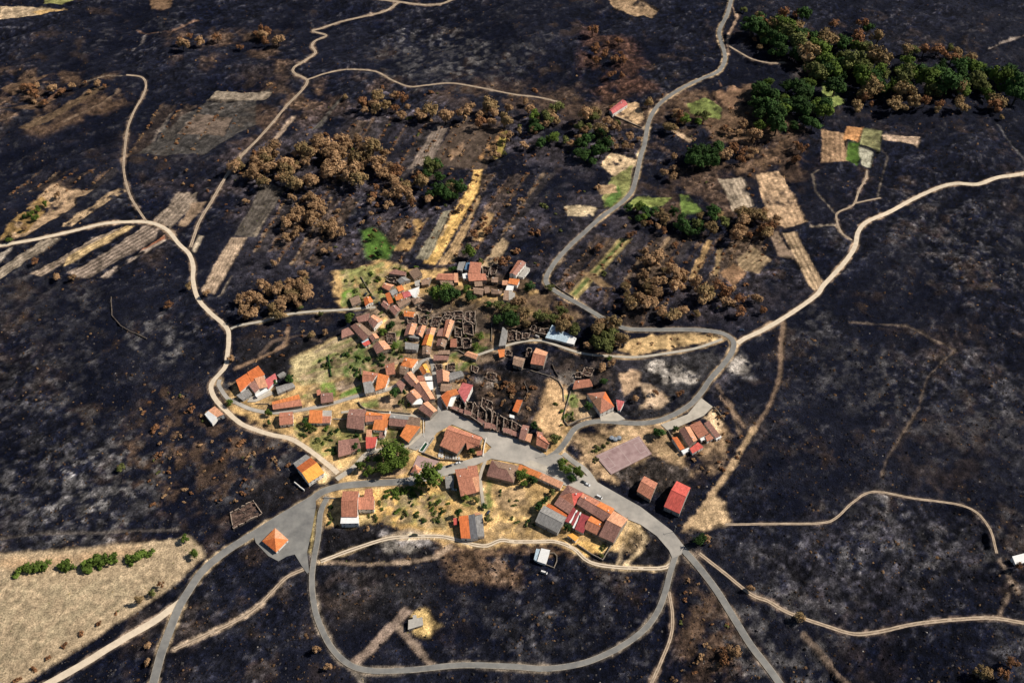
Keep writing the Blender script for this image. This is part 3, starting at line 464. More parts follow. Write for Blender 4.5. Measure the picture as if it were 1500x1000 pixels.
road('road', [(985,788),(1002,806),(1025,832),(1050,865),(1075,905),(1100,945),(1125,977),(1150,1012)], 6.2, M_asph, 'asphalt road leaving to the lower right', verge=(.24,.18,.13))
paved('square', [(623,612),(640,606),(644,600),(656,601),(700,619),(745,634),(780,653),(802,668),(815,664),(824,668),(826,680),(868,702),(885,712),(938,742),(985,778),(1002,800),(998,812),(985,818),(980,806),(962,785),(938,768),(918,760),(890,740),(850,719),(822,709),(785,690),(765,680),(720,672),(700,680),(660,695),(640,700),(600,712),(596,700),(645,684),(690,672),(712,663),(720,655),(712,648),(706,640),(662,622),(640,634),(629,648),(610,660),(598,656),(614,642),(622,634)], M_pave, 'worn grey street and square of the village')
paved('square', [(433,745),(462,726),(463,742),(458,772),(450,808),(453,838),(450,840),(443,830),(432,812),(420,815),(408,822),(393,814),(375,795),(372,786)], M_asph, 'asphalt apron round the tiled shelter')
paved('forecourt', [(879,611),(900,602),(916,614),(905,617),(880,617)], M_conc, 'concrete forecourt of the hipped house')
paved('forecourt', [(968,622),(1007,607),(1027,583),(1044,596),(1031,609),(997,624),(979,632)], M_conc, 'pale concrete yard beside the farm')
paved('forecourt', [(602,690),(612,667),(645,676),(628,688),(615,688),(600,698)], mat('pink_paving', (.40,.27,.25), var=.15, scale=.3), 'pink paved terrace of the small square')
paved('forecourt', [(366,583),(395,571),(402,577),(375,589),(362,589)], M_conc, 'white drive of the orange roofed house')
paved('forecourt', [(778,674),(830,694),(845,704),(838,708),(790,688),(765,678)], M_conc, 'pale concrete strip before the orange terrace')
# sports court: a slab with painted lines
cq = [W(*p) for p in px('U4', [(88,660),(570,440),(710,640),(265,865)])]
paved('sports_court', px('U4', [(88,660),(570,440),(710,640),(265,865)]), M_court, 'dusty pink concrete sports court', z=.2)
ml = MB()
def lerp(a, b, t): return a + (b - a) * t
def cpt(u, v): return lerp(lerp(cq[0], cq[1], u), lerp(cq[3], cq[2], u), v)
def cline(u0, v0, u1, v1, w_=.14):
    a, b = cpt(u0, v0), cpt(u1, v1); d = (b - a).normalized(); n = Vector((-d.y, d.x, 0)) * w_; z = .2 + .012 * LAY[0] + .012
    ml.poly([(a + n).to_tuple()[:2] + (z,), (b + n).to_tuple()[:2] + (z,), (b - n).to_tuple()[:2] + (z,), (a - n).to_tuple()[:2] + (z,)][::-1])
for l in [(.04,.05,.96,.05),(.04,.95,.96,.95),(.04,.06,.04,.94),(.96,.06,.96,.94),(.5,.06,.5,.94),(.2,.25,.2,.75),(.8,.25,.8,.75),(.045,.25,.195,.25),(.045,.75,.195,.75),(.805,.25,.955,.25),(.805,.75,.955,.75)]: cline(*l)
tag(ml.obj('court_marking', mat('faded_line_paint', (.50,.40,.37), var=.2)), 'faded lines of the sports court', kind='structure')
# ------------------------------------------------------------------ build the sheet
grain = np.exp(BURN * (0.12 + 0.22 * sstep(.35, .65, fbm(X, Y + 300, 80, 2, 7))) * (0.85 * zc + 0.95 * ze + 0.8 * zw + 0.35 * zb) - BURN * 0.10 + (1 - BURN) * (0.07 * zc + 0.09 * ze + 0.06 * zw))
COL = COL * np.clip(grain, .25, 5)[..., None]
HH = H0(X, Y)
hs = np.zeros_like(X)
amp = (1 - ROAD) * sstep(0.2, 0.9, BURN)
HH = HH + amp * ((n_b - .5) * 2.6 + (n_c - .5) * 1.3 + (n_e - .5) * .8 + ((n_a - .5) * 9 + (n_d - .5) * 7) * sstep(230, 420, np.hypot(X - VC[0], Y - VC[1])))
HH = HH + (1 - ROAD) * (1 - amp) * (n_c - .5) * .12
def GZ(x, y):
    i = min(max(np.searchsorted(gx, x) - 1, 0), nx - 2); j = min(max(np.searchsorted(gy, y) - 1, 0), ny - 2)
    u = (x - gx[i]) / (gx[i + 1] - gx[i]); v = (y - gy[j]) / (gy[j + 1] - gy[j])
    return float((HH[i, j] * (1 - u) + HH[i + 1, j] * u) * (1 - v) + (HH[i, j + 1] * (1 - u) + HH[i + 1, j + 1] * u) * v)
me = bpy.data.meshes.new('ground'); nv = nx * ny
me.vertices.add(nv); co = np.stack([X, Y, HH], -1).reshape(-1).astype(np.float32); me.vertices.foreach_set('co', co)
ii, jj = np.meshgrid(np.arange(nx - 1), np.arange(ny - 1), indexing='ij'); a = (ii * ny + jj).reshape(-1)
quads = np.stack([a, a + ny, a + ny + 1, a + 1], -1).astype(np.int32); nf = len(quads)
me.loops.add(nf * 4); me.loops.foreach_set('vertex_index', quads.reshape(-1)); me.polygons.add(nf)
me.polygons.foreach_set('loop_start', np.arange(0, nf * 4, 4, dtype=np.int32)); me.polygons.foreach_set('loop_total', np.full(nf, 4, np.int32))
me.update(calc_edges=True); me.shade_smooth()
at = me.attributes.new('soil', 'FLOAT_COLOR', 'POINT')
at.data.foreach_set('color', np.concatenate([np.clip(COL, 0, 1), BURN[..., None]], -1).reshape(-1).astype(np.float32))
g = bpy.data.objects.new('ground', me); C.objects.link(g); tag(g, 'burnt heath and dry fields round the village', kind='structure')
gm = bpy.data.materials.new('burnt_and_dry_soil'); gm.use_nodes = True; nt = gm.node_tree; N = nt.nodes; L = nt.links; b = N['Principled BSDF']; b.inputs['Roughness'].default_value = .95; b.inputs['Specular IOR Level'].default_value = .1
an = N.new('ShaderNodeAttribute'); an.attribute_name = 'soil'; tc = N.new('ShaderNodeTexCoord')
def noise(s, d=5, r=.6):
    n = N.new('ShaderNodeTexNoise'); n.inputs['Scale'].default_value = s; n.inputs['Detail'].default_value = d; n.inputs['Roughness'].default_value = r; L.new(tc.outputs['Object'], n.inputs['Vector']); return n
def mrange(src, a_, b_, c_, d_):
    m = N.new('ShaderNodeMapRange'); [setattr(m.inputs[i + 1], 'default_value', v) for i, v in enumerate((a_, b_, c_, d_))]; L.new(src, m.inputs[0]); return m.outputs[0]
def math_(op, a_, b_):
    m = N.new('ShaderNodeMath'); m.operation = op
    for i, v in enumerate((a_, b_)):
        if isinstance(v, (int, float)): m.inputs[i].default_value = v
        else: L.new(v, m.inputs[i])
    return m.outputs[0]
f1 = mrange(noise(.9).outputs['Fac'], .35, .65, .55, 1.45); f2 = mrange(noise(.22, 6, .7).outputs['Fac'], .32, .68, .72, 1.28)
sc = N.new('ShaderNodeVectorMath'); sc.operation = 'SCALE'; L.new(an.outputs['Color'], sc.inputs[0]); L.new(math_('MULTIPLY', f1, f2), sc.inputs['Scale'])
ash = mrange(noise(.55, 8, .75).outputs['Fac'], .60, .72, 0, 1); ashf = math_('MULTIPLY', math_('MULTIPLY', ash, mrange(noise(.035, 3).outputs['Fac'], .45, .65, .04, .5)), an.outputs['Alpha'])
mx = N.new('ShaderNodeMix'); mx.data_type = 'RGBA'; L.new(ashf, mx.inputs['Factor']); L.new(sc.outputs[0], mx.inputs['A']); mx.inputs['B'].default_value = (.105,.098,.105,1)
L.new(mx.outputs['Result'], b.inputs['Base Color'])
bp = N.new('ShaderNodeBump'); bp.inputs['Strength'].default_value = 1; bp.inputs['Distance'].default_value = .7
L.new(math_('MULTIPLY', noise(.7, 6, .7).outputs['Fac'], mrange(an.outputs['Alpha'], 0, 1, .5, 2.4)), bp.inputs['Height']); L.new(bp.outputs[0], b.inputs['Normal'])
me.materials.append(gm)
# ------------------------------------------------------------------ HOUSES
me_win = me_pane = None
def unit_window():
    mb = MB(); mb.box((0,0,.60),(1.1,.10,.10)); mb.box((0,0,-.60),(1.3,.16,.10)); mb.box((-.5,0,0),(.10,.10,1.1)); mb.box((.5,0,0),(.10,.10,1.1)); mb.box((0,0,0),(.06,.08,1.1))
    o = mb.obj('window', M_frame); m1 = o.data; bpy.data.objects.remove(o)
    mb = MB(); mb.box((0,0,0),(.9,.04,1.1)); o = mb.obj('pane', M_pane); m2 = o.data; bpy.data.objects.remove(o)
    mb = MB(); mb.box((0,0,1.05),(1.1,.10,2.1)); mb.box((0,0,2.16),(1.4,.16,.14)); mb.box((.35,-.07,1.0),(.06,.06,.14)); o = mb.obj('door', M_door); m3 = o.data; bpy.data.objects.remove(o)
    mb = MB(); mb.box((0,0,.55),(.75,.6,1.3)); mb.box((0,0,1.25),(.95,.8,.12)); o = mb.obj('chimney', WALL['white']); m4 = o.data; bpy.data.objects.remove(o)
    mb.v = []; return m1, m2, m3, m4
ME_W, ME_P, ME_D, ME_C = unit_window()
def place(me, name, loc, rz, parent):
    o = bpy.data.objects.new(name, me); C.objects.link(o); o.location = loc; o.rotation_euler.z = rz; o.parent = parent; return o
def slab(pts, th=.22):   # closed slab from a top polygon
    n = len(pts); v = [Vector(p) for p in pts]; v += [p - Vector((0, 0, th)) for p in v]
    nrm = (v[1] - v[0]).cross(v[2] - v[0]); f = [list(range(n)), list(range(2 * n - 1, n - 1, -1))]
    for k in range(n): f.append([k, n + k, n + (k + 1) % n, (k + 1) % n])
    if nrm.z < 0: f = [q[::-1] for q in f]
    return v, f
def wing(root, org, q, style, h, roof, wallm, rise=None, base=0.0, door=True, wins=True, first=True):
    rr = random.Random(int(q[0].x * 13 + q[0].y * 7))
    q = [Vector((p.x, p.y, 0)) for p in q]; cen = sum(q, Vector()) / 4
    ab = (q[0] - q[1]).length; bc = (q[1] - q[2]).length
    roofs = roof if isinstance(roof, tuple) else (roof,)  # most pairs paint the sun-facing slope paler; a few are real two-tone
    if rise is None: rise = {'g': .19 * ab, 'h': .19 * ab, 's': .13 * bc, 'f': 0, 'p': .22 * min(ab, bc)}[style]
    Z = lambda p, z: Vector((p.x, p.y, z))
    planes = []
    m1, m2 = (q[0] + q[1]) / 2, (q[2] + q[3]) / 2
    if style == 'g': r1, r2 = Z(m1, h + rise), Z(m2, h + rise); planes = [[Z(q[0], h), r1, r2, Z(q[3], h)], [Z(q[2], h), r2, r1, Z(q[1], h)]]
    elif style == 'h':
        ln = (m2 - m1).length; t = min(.46, .5 * ab / ln); r1, r2 = Z(lerp(m1, m2, t), h + rise), Z(lerp(m1, m2, 1 - t), h + rise)
        planes = [[Z(q[3], h), Z(q[0], h), r1, r2], [Z(q[1], h), Z(q[2], h), r2, r1], [Z(q[0], h), Z(q[1], h), r1], [Z(q[2], h), Z(q[3], h), r2]]
    elif style == 's': planes = [[Z(q[0], h + rise), Z(q[1], h + rise), Z(q[2], h), Z(q[3], h)]]
    elif style == 'f': planes = [[Z(p, h) for p in q]]
    else: ap = Z(cen, h + rise); planes = [[Z(q[i], h), Z(q[(i + 1) % 4], h), ap] for i in range(4)]
    V_, F_, MI, UV = [], [], [], []
    for k, pl in enumerate(planes):
        v, f = slab(pl); i = len(V_); V_ += v; lo = sorted(pl, key=lambda p: p.z)[:2]; u = (lo[1] - lo[0]); u.z = 0
        u = u.normalized() if u.length > .01 else Vector((1, 0, 0)); vv = Vector((-u.y, u.x, 0)); off = rr.random() * 50
        for g_ in f:
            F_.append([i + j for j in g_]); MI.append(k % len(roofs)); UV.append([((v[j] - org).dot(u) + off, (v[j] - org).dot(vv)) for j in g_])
    ro = mobj('roof', V_, F_, [ROOF[r] for r in roofs], root, MI, UV, origin=org)
    # ridge cap
    if style in 'gh' and ab > 5:
        mb = MB(); mb.tube(r1 + Vector((0, 0, .02)), r2 + Vector((0, 0, .02)), .16, .16, 5); mb.obj('ridge_tile', ROOF[roofs[0]], ro, origin=org)
    # walls
    def inset(p, d=.35):
        v = (cen - p); return p + v.normalized() * min(d * 1.4, v.length * .2)
    wq = [inset(p) for p in q]; n = 4; top = []
    if style == 's':
        t_ = lambda p: rise * max(0, min(1, ((p - (q[2] + q[3]) / 2).dot((m1 * 0 + (q[0] + q[1]) / 2 - (q[2] + q[3]) / 2).normalized())) / max(.1, (((q[0] + q[1]) - (q[2] + q[3])) / 2).length)))
        top = [h - .12 + t_(p) for p in wq]
    else: top = [h - .10] * 4
    W_, WF = [], []
    for p, z in zip(wq, top): W_ += [Z(p, base - .8), Z(p, z)]
    sgn = sum(wq[i].x * wq[(i + 1) % 4].y - wq[(i + 1) % 4].x * wq[i].y for i in range(4))
    for i in range(4):
        f = [2 * i, 2 * ((i + 1) % 4), 2 * ((i + 1) % 4) + 1, 2 * i + 1]; WF.append(f if sgn > 0 else f[::-1])
    if style == 'g':
        for a_, b_, r_ in ((0, 1, r1), (2, 3, r2)):
            k = len(W_); m_ = (wq[a_] + wq[b_]) / 2; W_.append(Z(m_, h + rise - .16)); f = [2 * a_ + 1, 2 * b_ + 1, k]; WF.append(f if sgn > 0 else f[::-1])
    mobj('wall', W_, WF, WALL[wallm], root, origin=org)
    # openings
    if wins and h > 2.6:
        dd = None
        for i in range(4):
            p0, p1 = (wq[i], wq[(i + 1) % 4]) if sgn > 0 else (wq[(i + 1) % 4], wq[i])
            e = p1 - p0; L_ = e.length; e.normalize(); nr = Vector((e.y, -e.x, 0)); rz = math.atan2(e.y, e.x)
            if L_ < 3: continue
            if nr.y < -.35 and (dd is None or nr.y < dd[0]): dd = (nr.y, p0 + e * L_ * .5 + nr * .03, rz)
            if nr.y > .5: continue
            k = min(4, int(L_ / 3.4)); floors = [1.6] if h < 4.9 else ([1.6, 4.3] if h < 8 else [1.6, 4.3, 7])
            for fi, zf in enumerate(floors):
                for j in range(k):
                    t = (j + .5) / k
                    if fi == 0 and abs(t - .5) * L_ < 1.6 and nr.y < -.35: continue
                    if zf + .7 > h - .2: continue
                    c = p0 + e * L_ * t + nr * .04 - org
                    o = place(ME_W, 'window', (c.x, c.y, base + zf), rz, root); place(ME_P, 'pane', (0, 0, 0), 0, o)
        if dd and door: c = dd[1] - org; place(ME_D, 'door', (c.x, c.y, base), dd[2], root)
    if first and style in 'gh' and wallm in ('white', 'cream', 'stone') and ab > 6 and rr.random() < .7:
        t = rr.choice((.25, .75)); c = lerp(m1, m2, t) + (q[0] - q[1]).normalized() * ab * .12 - org; place(ME_C, 'chimney', (c.x, c.y, h + rise * .55), math.atan2((q[0] - q[1]).y, (q[0] - q[1]).x), ro)
HOUSES = []; FOOT = []
def house(t, label, wallm, wings, cat='house', name='house', group=None, door=True, wins=True):
    first = None; root = None
    for wi, wg in enumerate(wings):
        style, h, roof, pts = wg[:4]; rise = wg[4] if len(wg) > 4 else None
        h = h * .9 if wi >= 0 and h > 3.3 else h; P = px(t, pts); mx_, my_ = sum(a for a, _ in P) / 4, sum(b_ for _, b_ in P) / 4; P = [(mx_ + (a - mx_) * 1.06, my_ + (b_ - my_) * 1.06) for a, b_ in P]; q = [W(a, b_, h) for a, b_ in P]
        if style == 's': rs = rise if rise is not None else .13 * (q[1] - q[2]).length; q[0] = W(*P[0], h + rs); q[1] = W(*P[1], h + rs); rise = rs
        cen = sum(q, Vector()) / 4; b = 0.0
        g0 = min(GZ(p.x, p.y) for p in q) if (Vector(VC) - cen.to_2d()).length > 190 else 0.0
        hz = float(H0(np.float64(cen.x), np.float64(cen.y)))
        if root is None: root = empty(name, (cen.x, cen.y, hz), label, cat, group); org = Vector((cen.x, cen.y, 0))
        FOOT.append(([(p.x, p.y) for p in q]))
        wm = wg[5] if len(wg) > 5 else wallm
        wing(root, org, q, style, h, roof, wm, rise, g0 - hz if abs(hz) > .01 else 0.0, door and wi == 0, wins and wi < 3, wi == 0)
    return root
H = house
Wt, S_, G_ = 'white', 'stone', 'grey'
# western edge
H('T1','orange tiled house with a red roofed wing and white front wall at the western edge',Wt,[('s',5.5,'dorange',[(345,425),(458,353),(515,440),(392,548)][1::-1]+[(392,548),(515,440)]),('s',5.8,'dorange',[(470,340),(585,268),(655,360),(515,440)]),('s',4.8,'peach',[(548,405),(645,378),(690,495),(600,515)]),('s',4.8,'brown',[(485,480),(545,428),(602,515),(550,562)]),('s',4,'pink',[(650,430),(770,352),(790,410),(700,518)]),('f',3.4,'white',[(555,585),(690,498),(698,535),(572,607)])])
H('T1','low grey roofed shed with a curved lip beside the western orange house',G_,[('s',2.8,'grey',[(350,590),(475,520),(518,580),(415,640)])],'shed','shed')
H('T1','long grey sheet roofed shed right of the white drive',G_,[('g',3,'grey',[(785,500),(805,572),(990,495),(945,450)])],'shed','shed')
H('T1','tiny pale grey lean-to above the long grey shed',G_,[('s',2.4,'grey',[(795,368),(860,330),(893,352),(822,393)])],'shed','shed',wins=False)
H('T1','long low orange roofed house between garden and lane',S_,[('g',4,('orange','terra'),[(745,665),(757,742),(1062,702),(1025,585)])])
H('T2','brown roofed cottage on the lane with a green plot behind',S_,[('g',4,'brown',[(530,120),(530,225),(662,205),(655,112)])])
H('T2','small square hut with a terracotta top west of the brown cottage',S_,[('s',3,'terra',[(478,85),(518,78),(528,130),(485,142)])],'hut','hut')
H('T1','terracotta roofed cottage with a white gable below the lane',Wt,[('g',4,'terra',[(825,785),(825,915),(970,900),(965,775)])])
H('T1','bright orange roofed house with a pale terrace below the lane',Wt,[('s',4.5,'orange',[(1155,755),(1290,758),(1285,892),(1145,890)]),('s',3.6,'terra',[(1290,820),(1385,822),(1375,892),(1287,892)]),('f',3.2,'slab',[(1292,758),(1392,758),(1388,818),(1290,818)])])
H('T1','white walled house with a half pink half grey roof outside the dirt track',Wt,[('s',5,'peach',[(110,712),(38,762),(130,828),(203,798)][::-1] if 0 else [(110,712),(205,797),(130,828),(38,762)]),('s',4.6,'white',[(38,764),(130,830),(78,893),(0,800)])])
# middle west rows
H('T5','large square brown roofed barn house at the head of the walled footway',S_,[('g',5,'brown',[(92,297),(62,490),(240,515),(268,300)])])
H('T5','orange roofed terrace with a white party wall between brown barn and grey row',Wt,[('g',5,('orange','terra'),[(280,322),(265,430),(445,415),(455,345)]),('s',5,'orange',[(457,342),(537,345),(520,418),(447,414)]),('s',4.6,'orange',[(368,412),(512,415),(490,525),(347,515)]),('s',3,'peach',[(278,518),(335,520),(332,600),(275,600)]),('s',2.8,'brown',[(425,543),(482,548),(468,603),(412,603)])])
H('T5','red sheet roofed house at the bottom of the orange terrace',Wt,[('s',4.2,'red',[(270,602),(390,600),(368,715),(275,722)])])
H('T5','long house with grey upper slope and brown lower slope left of the square',S_,[('g',4.6,('grey','brown'),[(545,348),(527,467),(697,485),(755,370)])])
H('T5','curved end house, brown roof above and bright orange roof below',S_,[('s',4.8,'old',[(740,380),(865,388),(855,485),(714,462)]),('s',4.4,'orange',[(714,464),(862,487),(738,652),(648,583)])])
H('T2','twin brown roofed barn beside a round tree near the lower junction',S_,[('s',4.5,'brown',[(720,640),(828,626),(858,775),(720,812)]),('s',4.7,'brown',[(830,626),(938,612),(962,715),(862,765)])],'barn','barn')
H('T5','large church-like building with broad terracotta roofs beside the square',S_,[('g',6.2,'terra',[(1192,478),(1135,590),(1500,700),(1540,603)]),('s',5.6,'terra',[(1145,575),(1375,640),(1270,775),(1088,690)],1.8),('s',5.6,'terra',[(1375,645),(1535,690),(1480,705),(1385,735)],1.5)],'church','church')
H('T8','small terracotta annex at the foot of the church-like building',S_,[('s',2.8,'terra',[(435,755),(500,742),(497,792),(440,800)])],'annex','annex',wins=False)
# around the central street
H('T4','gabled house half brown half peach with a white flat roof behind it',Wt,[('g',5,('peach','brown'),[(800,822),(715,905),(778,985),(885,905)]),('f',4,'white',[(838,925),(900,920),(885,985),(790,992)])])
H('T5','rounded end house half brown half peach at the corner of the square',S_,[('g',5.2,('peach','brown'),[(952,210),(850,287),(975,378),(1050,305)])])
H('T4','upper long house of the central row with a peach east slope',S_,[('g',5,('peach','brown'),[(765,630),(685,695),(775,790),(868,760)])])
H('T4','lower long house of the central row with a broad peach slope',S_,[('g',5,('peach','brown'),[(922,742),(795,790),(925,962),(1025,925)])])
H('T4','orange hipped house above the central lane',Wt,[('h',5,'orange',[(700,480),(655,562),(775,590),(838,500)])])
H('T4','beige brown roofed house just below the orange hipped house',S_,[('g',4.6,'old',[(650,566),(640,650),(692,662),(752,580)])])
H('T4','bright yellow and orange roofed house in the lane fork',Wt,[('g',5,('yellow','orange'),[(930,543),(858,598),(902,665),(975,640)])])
H('T4','small terracotta house touching the white courtyard roofs',S_,[('s',3.6,'terra',[(835,680),(898,672),(918,728),(842,740)])])
H('T4','white flat roofed outbuilding in the central row, the upper one',Wt,[('f',3.4,'white',[(918,685),(995,680),(998,722),(925,726)])],'outbuilding','outbuilding')
H('T4','white flat roofed outbuilding in the central row, the lower one',Wt,[('f',3.4,'white',[(935,745),(1003,740),(1010,820),(967,835)])],'outbuilding','outbuilding')
H('T8','big crimson and orange roofed house at the head of the burnt street',Wt,[('s',6,'pink',[(285,5),(392,32),(308,215),(215,95)][0:2]+[(308,215),(232,95)],1.2),('s',5.4,'orange',[(210,70),(240,128),(155,152),(112,95)]),('s',5.2,'dorange',[(110,97),(150,152),(112,265),(42,152)],1.0),('f',4,'white',[(158,158),(212,155),(165,262),(125,255)],None,'cream')])
H('T4','large terracotta and orange house with a grey roofed corner north of the lane',Wt,[('g',6,'terra',[(242,622),(236,748),(340,738),(425,655)]),('s',6,'orange',[(405,652),(522,682),(482,798),(332,738)][0:2]+[(480,800),(375,836)],1),('s',5,'grey',[(240,752),(328,735),(372,848),(262,868)])])
H('T4','pinkish brown house beside a pale blue tank',S_,[('g',4.6,'terra',[(480,562),(500,668),(590,652),(580,532)])])
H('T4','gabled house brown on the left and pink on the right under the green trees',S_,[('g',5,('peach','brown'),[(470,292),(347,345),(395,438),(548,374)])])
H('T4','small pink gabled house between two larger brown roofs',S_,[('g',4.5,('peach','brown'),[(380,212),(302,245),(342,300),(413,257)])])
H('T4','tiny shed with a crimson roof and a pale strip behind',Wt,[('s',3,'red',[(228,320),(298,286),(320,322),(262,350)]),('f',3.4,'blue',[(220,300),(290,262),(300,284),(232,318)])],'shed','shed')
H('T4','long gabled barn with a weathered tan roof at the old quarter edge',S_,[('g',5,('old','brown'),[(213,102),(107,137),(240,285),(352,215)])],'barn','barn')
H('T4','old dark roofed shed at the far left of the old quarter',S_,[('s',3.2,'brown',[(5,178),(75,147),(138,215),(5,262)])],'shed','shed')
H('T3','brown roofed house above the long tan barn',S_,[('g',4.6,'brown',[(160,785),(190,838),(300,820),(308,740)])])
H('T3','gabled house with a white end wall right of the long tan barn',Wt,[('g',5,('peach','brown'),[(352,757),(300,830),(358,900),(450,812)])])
# old quarter, upper left
H('T3','open fronted brown roofed barn at the top of the old quarter',S_,[('s',5,'brown',[(590,256),(712,290),(700,328),(520,302)])],'barn','barn')
H('T3','grey roofed shed below the open fronted barn',G_,[('g',3.6,'grey',[(692,340),(612,380),(652,418),(758,378)])],'shed','shed')
H('T3','pinkish cottage at the left end of the upper row',S_,[('g',4.2,('peach','terra'),[(480,407),(447,452),(520,490),(578,430)])])
H('T3','tiny bright orange roofed house in the upper row',Wt,[('s',4.4,'orange',[(605,450),(662,430),(692,480),(632,502)])])
H('T3','small grey roofed hut between two orange roofs',G_,[('s',3.2,'grey',[(532,500),(590,470),(625,510),(560,545)])],'hut','hut')
H('T3','narrow orange red roofed house with a shaded west wall',S_,[('s',5,'dorange',[(530,510),(570,617),(520,637),(483,530)])])
H('T3','house half orange half faded red next to the white gable',Wt,[('g',4.8,'orange',[(582,550),(605,600),(688,572),(660,517)]),('g',5,'pink',[(662,512),(690,574),(768,546),(738,495)])])
H('T3','white roofed building with a pointed corner by the big green trees',Wt,[('s',4.5,'white',[(738,492),(855,450),(815,572),(788,560)])])
H('T3','little orange roofed house beside the west end lane',Wt,[('g',4.2,('orange','dorange'),[(318,560),(245,580),(265,660),(350,612)])])
H('T3','roofless-looking grey barn in the green plot left of the lane',S_,[('s',3.4,'old',[(190,542),(215,612),(122,660),(92,582)])],'barn','barn')
H('T3','small bright orange hut above the burnt ruins',Wt,[('g',3.8,'orange',[(695,715),(690,772),(790,782),(804,730)])],'hut','hut')
H('T3','brown roofed house behind the narrow lane bend',S_,[('g',4.4,'brown',[(598,652),(522,685),(590,763),(650,702)])])
H('T3','big mottled brown roof at the right end of the old quarter',S_,[('h',4.6,'old',[(765,580),(805,640),(910,602),(850,567)])])
H('T3','long mottled tan roof in the middle of the old quarter',S_,[('g',4.4,'old',[(605,620),(640,678),(762,605),(740,570)])])
H('T3','square tan roofed building at the foot of the straw field',S_,[('s',4,'old',[(830,237),(890,312),(802,365),(742,285)])],'barn','barn')
H('T3','dull brown house left of the long red-brown terrace',S_,[('g',4.4,'old',[(882,372),(882,430),(960,420),(990,342)])])
H('T3','small pale walled hut between tan and brown roofs',G_,[('s',3,'slab',[(805,392),(868,372),(860,438),(812,440)])],'hut','hut',wins=False)
H('T3','long red-brown terrace above the green trees',S_,[('g',5,('terra','terra'),[(1072,305),(1042,368),(1235,378),(1240,306)]),('s',5,'peach',[(1240,302),(1280,302),(1285,400),(1242,400)])])
H('T3','low old roofed row below the red-brown terrace',S_,[('s',3.4,'old',[(1085,385),(1235,382),(1232,432),(1100,425)])])
# upper right of the old quarter
H('T6','terracotta roofed house with a white end wall above the terrace',Wt,[('s',5,'terra',[(368,180),(490,187),(472,300),(350,292)])])
H('T6','pale grey roofed lean-to beside the blue covered shed',G_,[('s',3.6,'grey',[(245,180),(312,177),(277,272),(218,260)])],'shed','shed')
H('T6','shed covered in blue sheeting beside the white walled house',G_,[('s',3.4,'dblue',[(325,185),(380,182),(350,265),(302,258)])],'shed','shed',wins=False)
H('T6','small white building wedged between two terracotta roofs',Wt,[('s',4,'white',[(280,310),(330,300),(338,355),(290,358)])])
H('T6','wide terracotta roofed house above the shaded yard',S_,[('s',5.4,'terra',[(342,302),(528,307),(545,375),(357,385)])])
H('T6','dull brown roofed cottage right of the wide terracotta house',S_,[('g',4,'old',[(602,347),(600,397),(668,400),(670,347)])])
H('T6','white gabled house with a terracotta roof on the burnt field edge',Wt,[('g',6,('brown','terra'),[(915,160),(975,192),(868,312),(802,308)][0:1]+[(832,215),(800,310),(872,305)] if 0 else [(975,190),(888,165),(800,300),(868,322)]),('f',3.4,'slab',[(978,232),(1022,250),(948,345),(895,335)])])
H('T6','orange roofed house with a white courtyard wall by the valley road',Wt,[('s',5,'orange',[(800,357),(908,370),(882,430),(782,412)]),('f',3.6,'white',[(772,432),(848,438),(825,488),(755,485)])])
H('T6','half brown half pale roofed house beside the big green tree',Wt,[('s',4.4,'old',[(738,492),(790,492),(785,600),(728,588)]),('s',4.2,'slab',[(792,492),(858,522),(850,578),(792,592)])])
H('T6','five sided brown cottage above the dark green grove',S_,[('h',4,'old',[(592,468),(600,525),(690,530),(718,498)])])
H('T6','small peach and brown cottage left of the orange roofed house',S_,[('g',4,'peach',[(722,382),(717,428),(780,430),(790,378)])])
H('T6','old mottled roof sunk in the scorched trees',S_,[('g',3.6,'old',[(400,460),(410,520),(500,540),(520,470)])])
# rows around the burnt core
H('T4','left house of the pair with an orange edged brown roof',S_,[('g',5,('peach','brown'),[(830,112),(725,115),(692,235),(790,225)])])
H('T4','narrow terracotta house second in the pair above the grey roofs',S_,[('g',5,('peach','brown'),[(932,132),(850,132),(815,215),(885,248)])])
H('T4','grey flat roof between brown house and lane',G_,[('f',4.2,'grey',[(762,207),(858,222),(850,268),(742,250)])],'shed','shed')
H('T4','pale grey sheet roofed house left of the dark alley',G_,[('s',5,'grey',[(705,307),(850,332),(828,390),(702,380)])])
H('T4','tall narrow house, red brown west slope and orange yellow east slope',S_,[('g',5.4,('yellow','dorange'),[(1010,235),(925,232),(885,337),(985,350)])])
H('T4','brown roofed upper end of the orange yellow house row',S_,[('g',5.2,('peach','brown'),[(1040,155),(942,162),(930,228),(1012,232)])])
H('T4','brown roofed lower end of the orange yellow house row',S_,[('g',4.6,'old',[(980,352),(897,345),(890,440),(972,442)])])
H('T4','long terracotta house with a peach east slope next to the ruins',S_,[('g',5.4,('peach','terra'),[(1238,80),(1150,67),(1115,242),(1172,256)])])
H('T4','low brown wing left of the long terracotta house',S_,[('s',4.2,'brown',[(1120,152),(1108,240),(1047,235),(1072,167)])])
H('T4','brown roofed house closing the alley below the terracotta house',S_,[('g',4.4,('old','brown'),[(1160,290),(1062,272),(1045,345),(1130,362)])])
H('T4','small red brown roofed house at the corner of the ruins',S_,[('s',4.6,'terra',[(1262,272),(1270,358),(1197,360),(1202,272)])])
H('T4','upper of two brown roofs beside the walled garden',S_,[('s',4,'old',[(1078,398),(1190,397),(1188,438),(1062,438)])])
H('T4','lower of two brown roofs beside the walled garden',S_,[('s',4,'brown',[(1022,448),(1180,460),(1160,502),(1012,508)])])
H('T4','detached pink brown house at the edge of the burnt core',S_,[('g',4.6,'peach',[(1400,407),(1352,448),(1480,495),(1500,442)])])
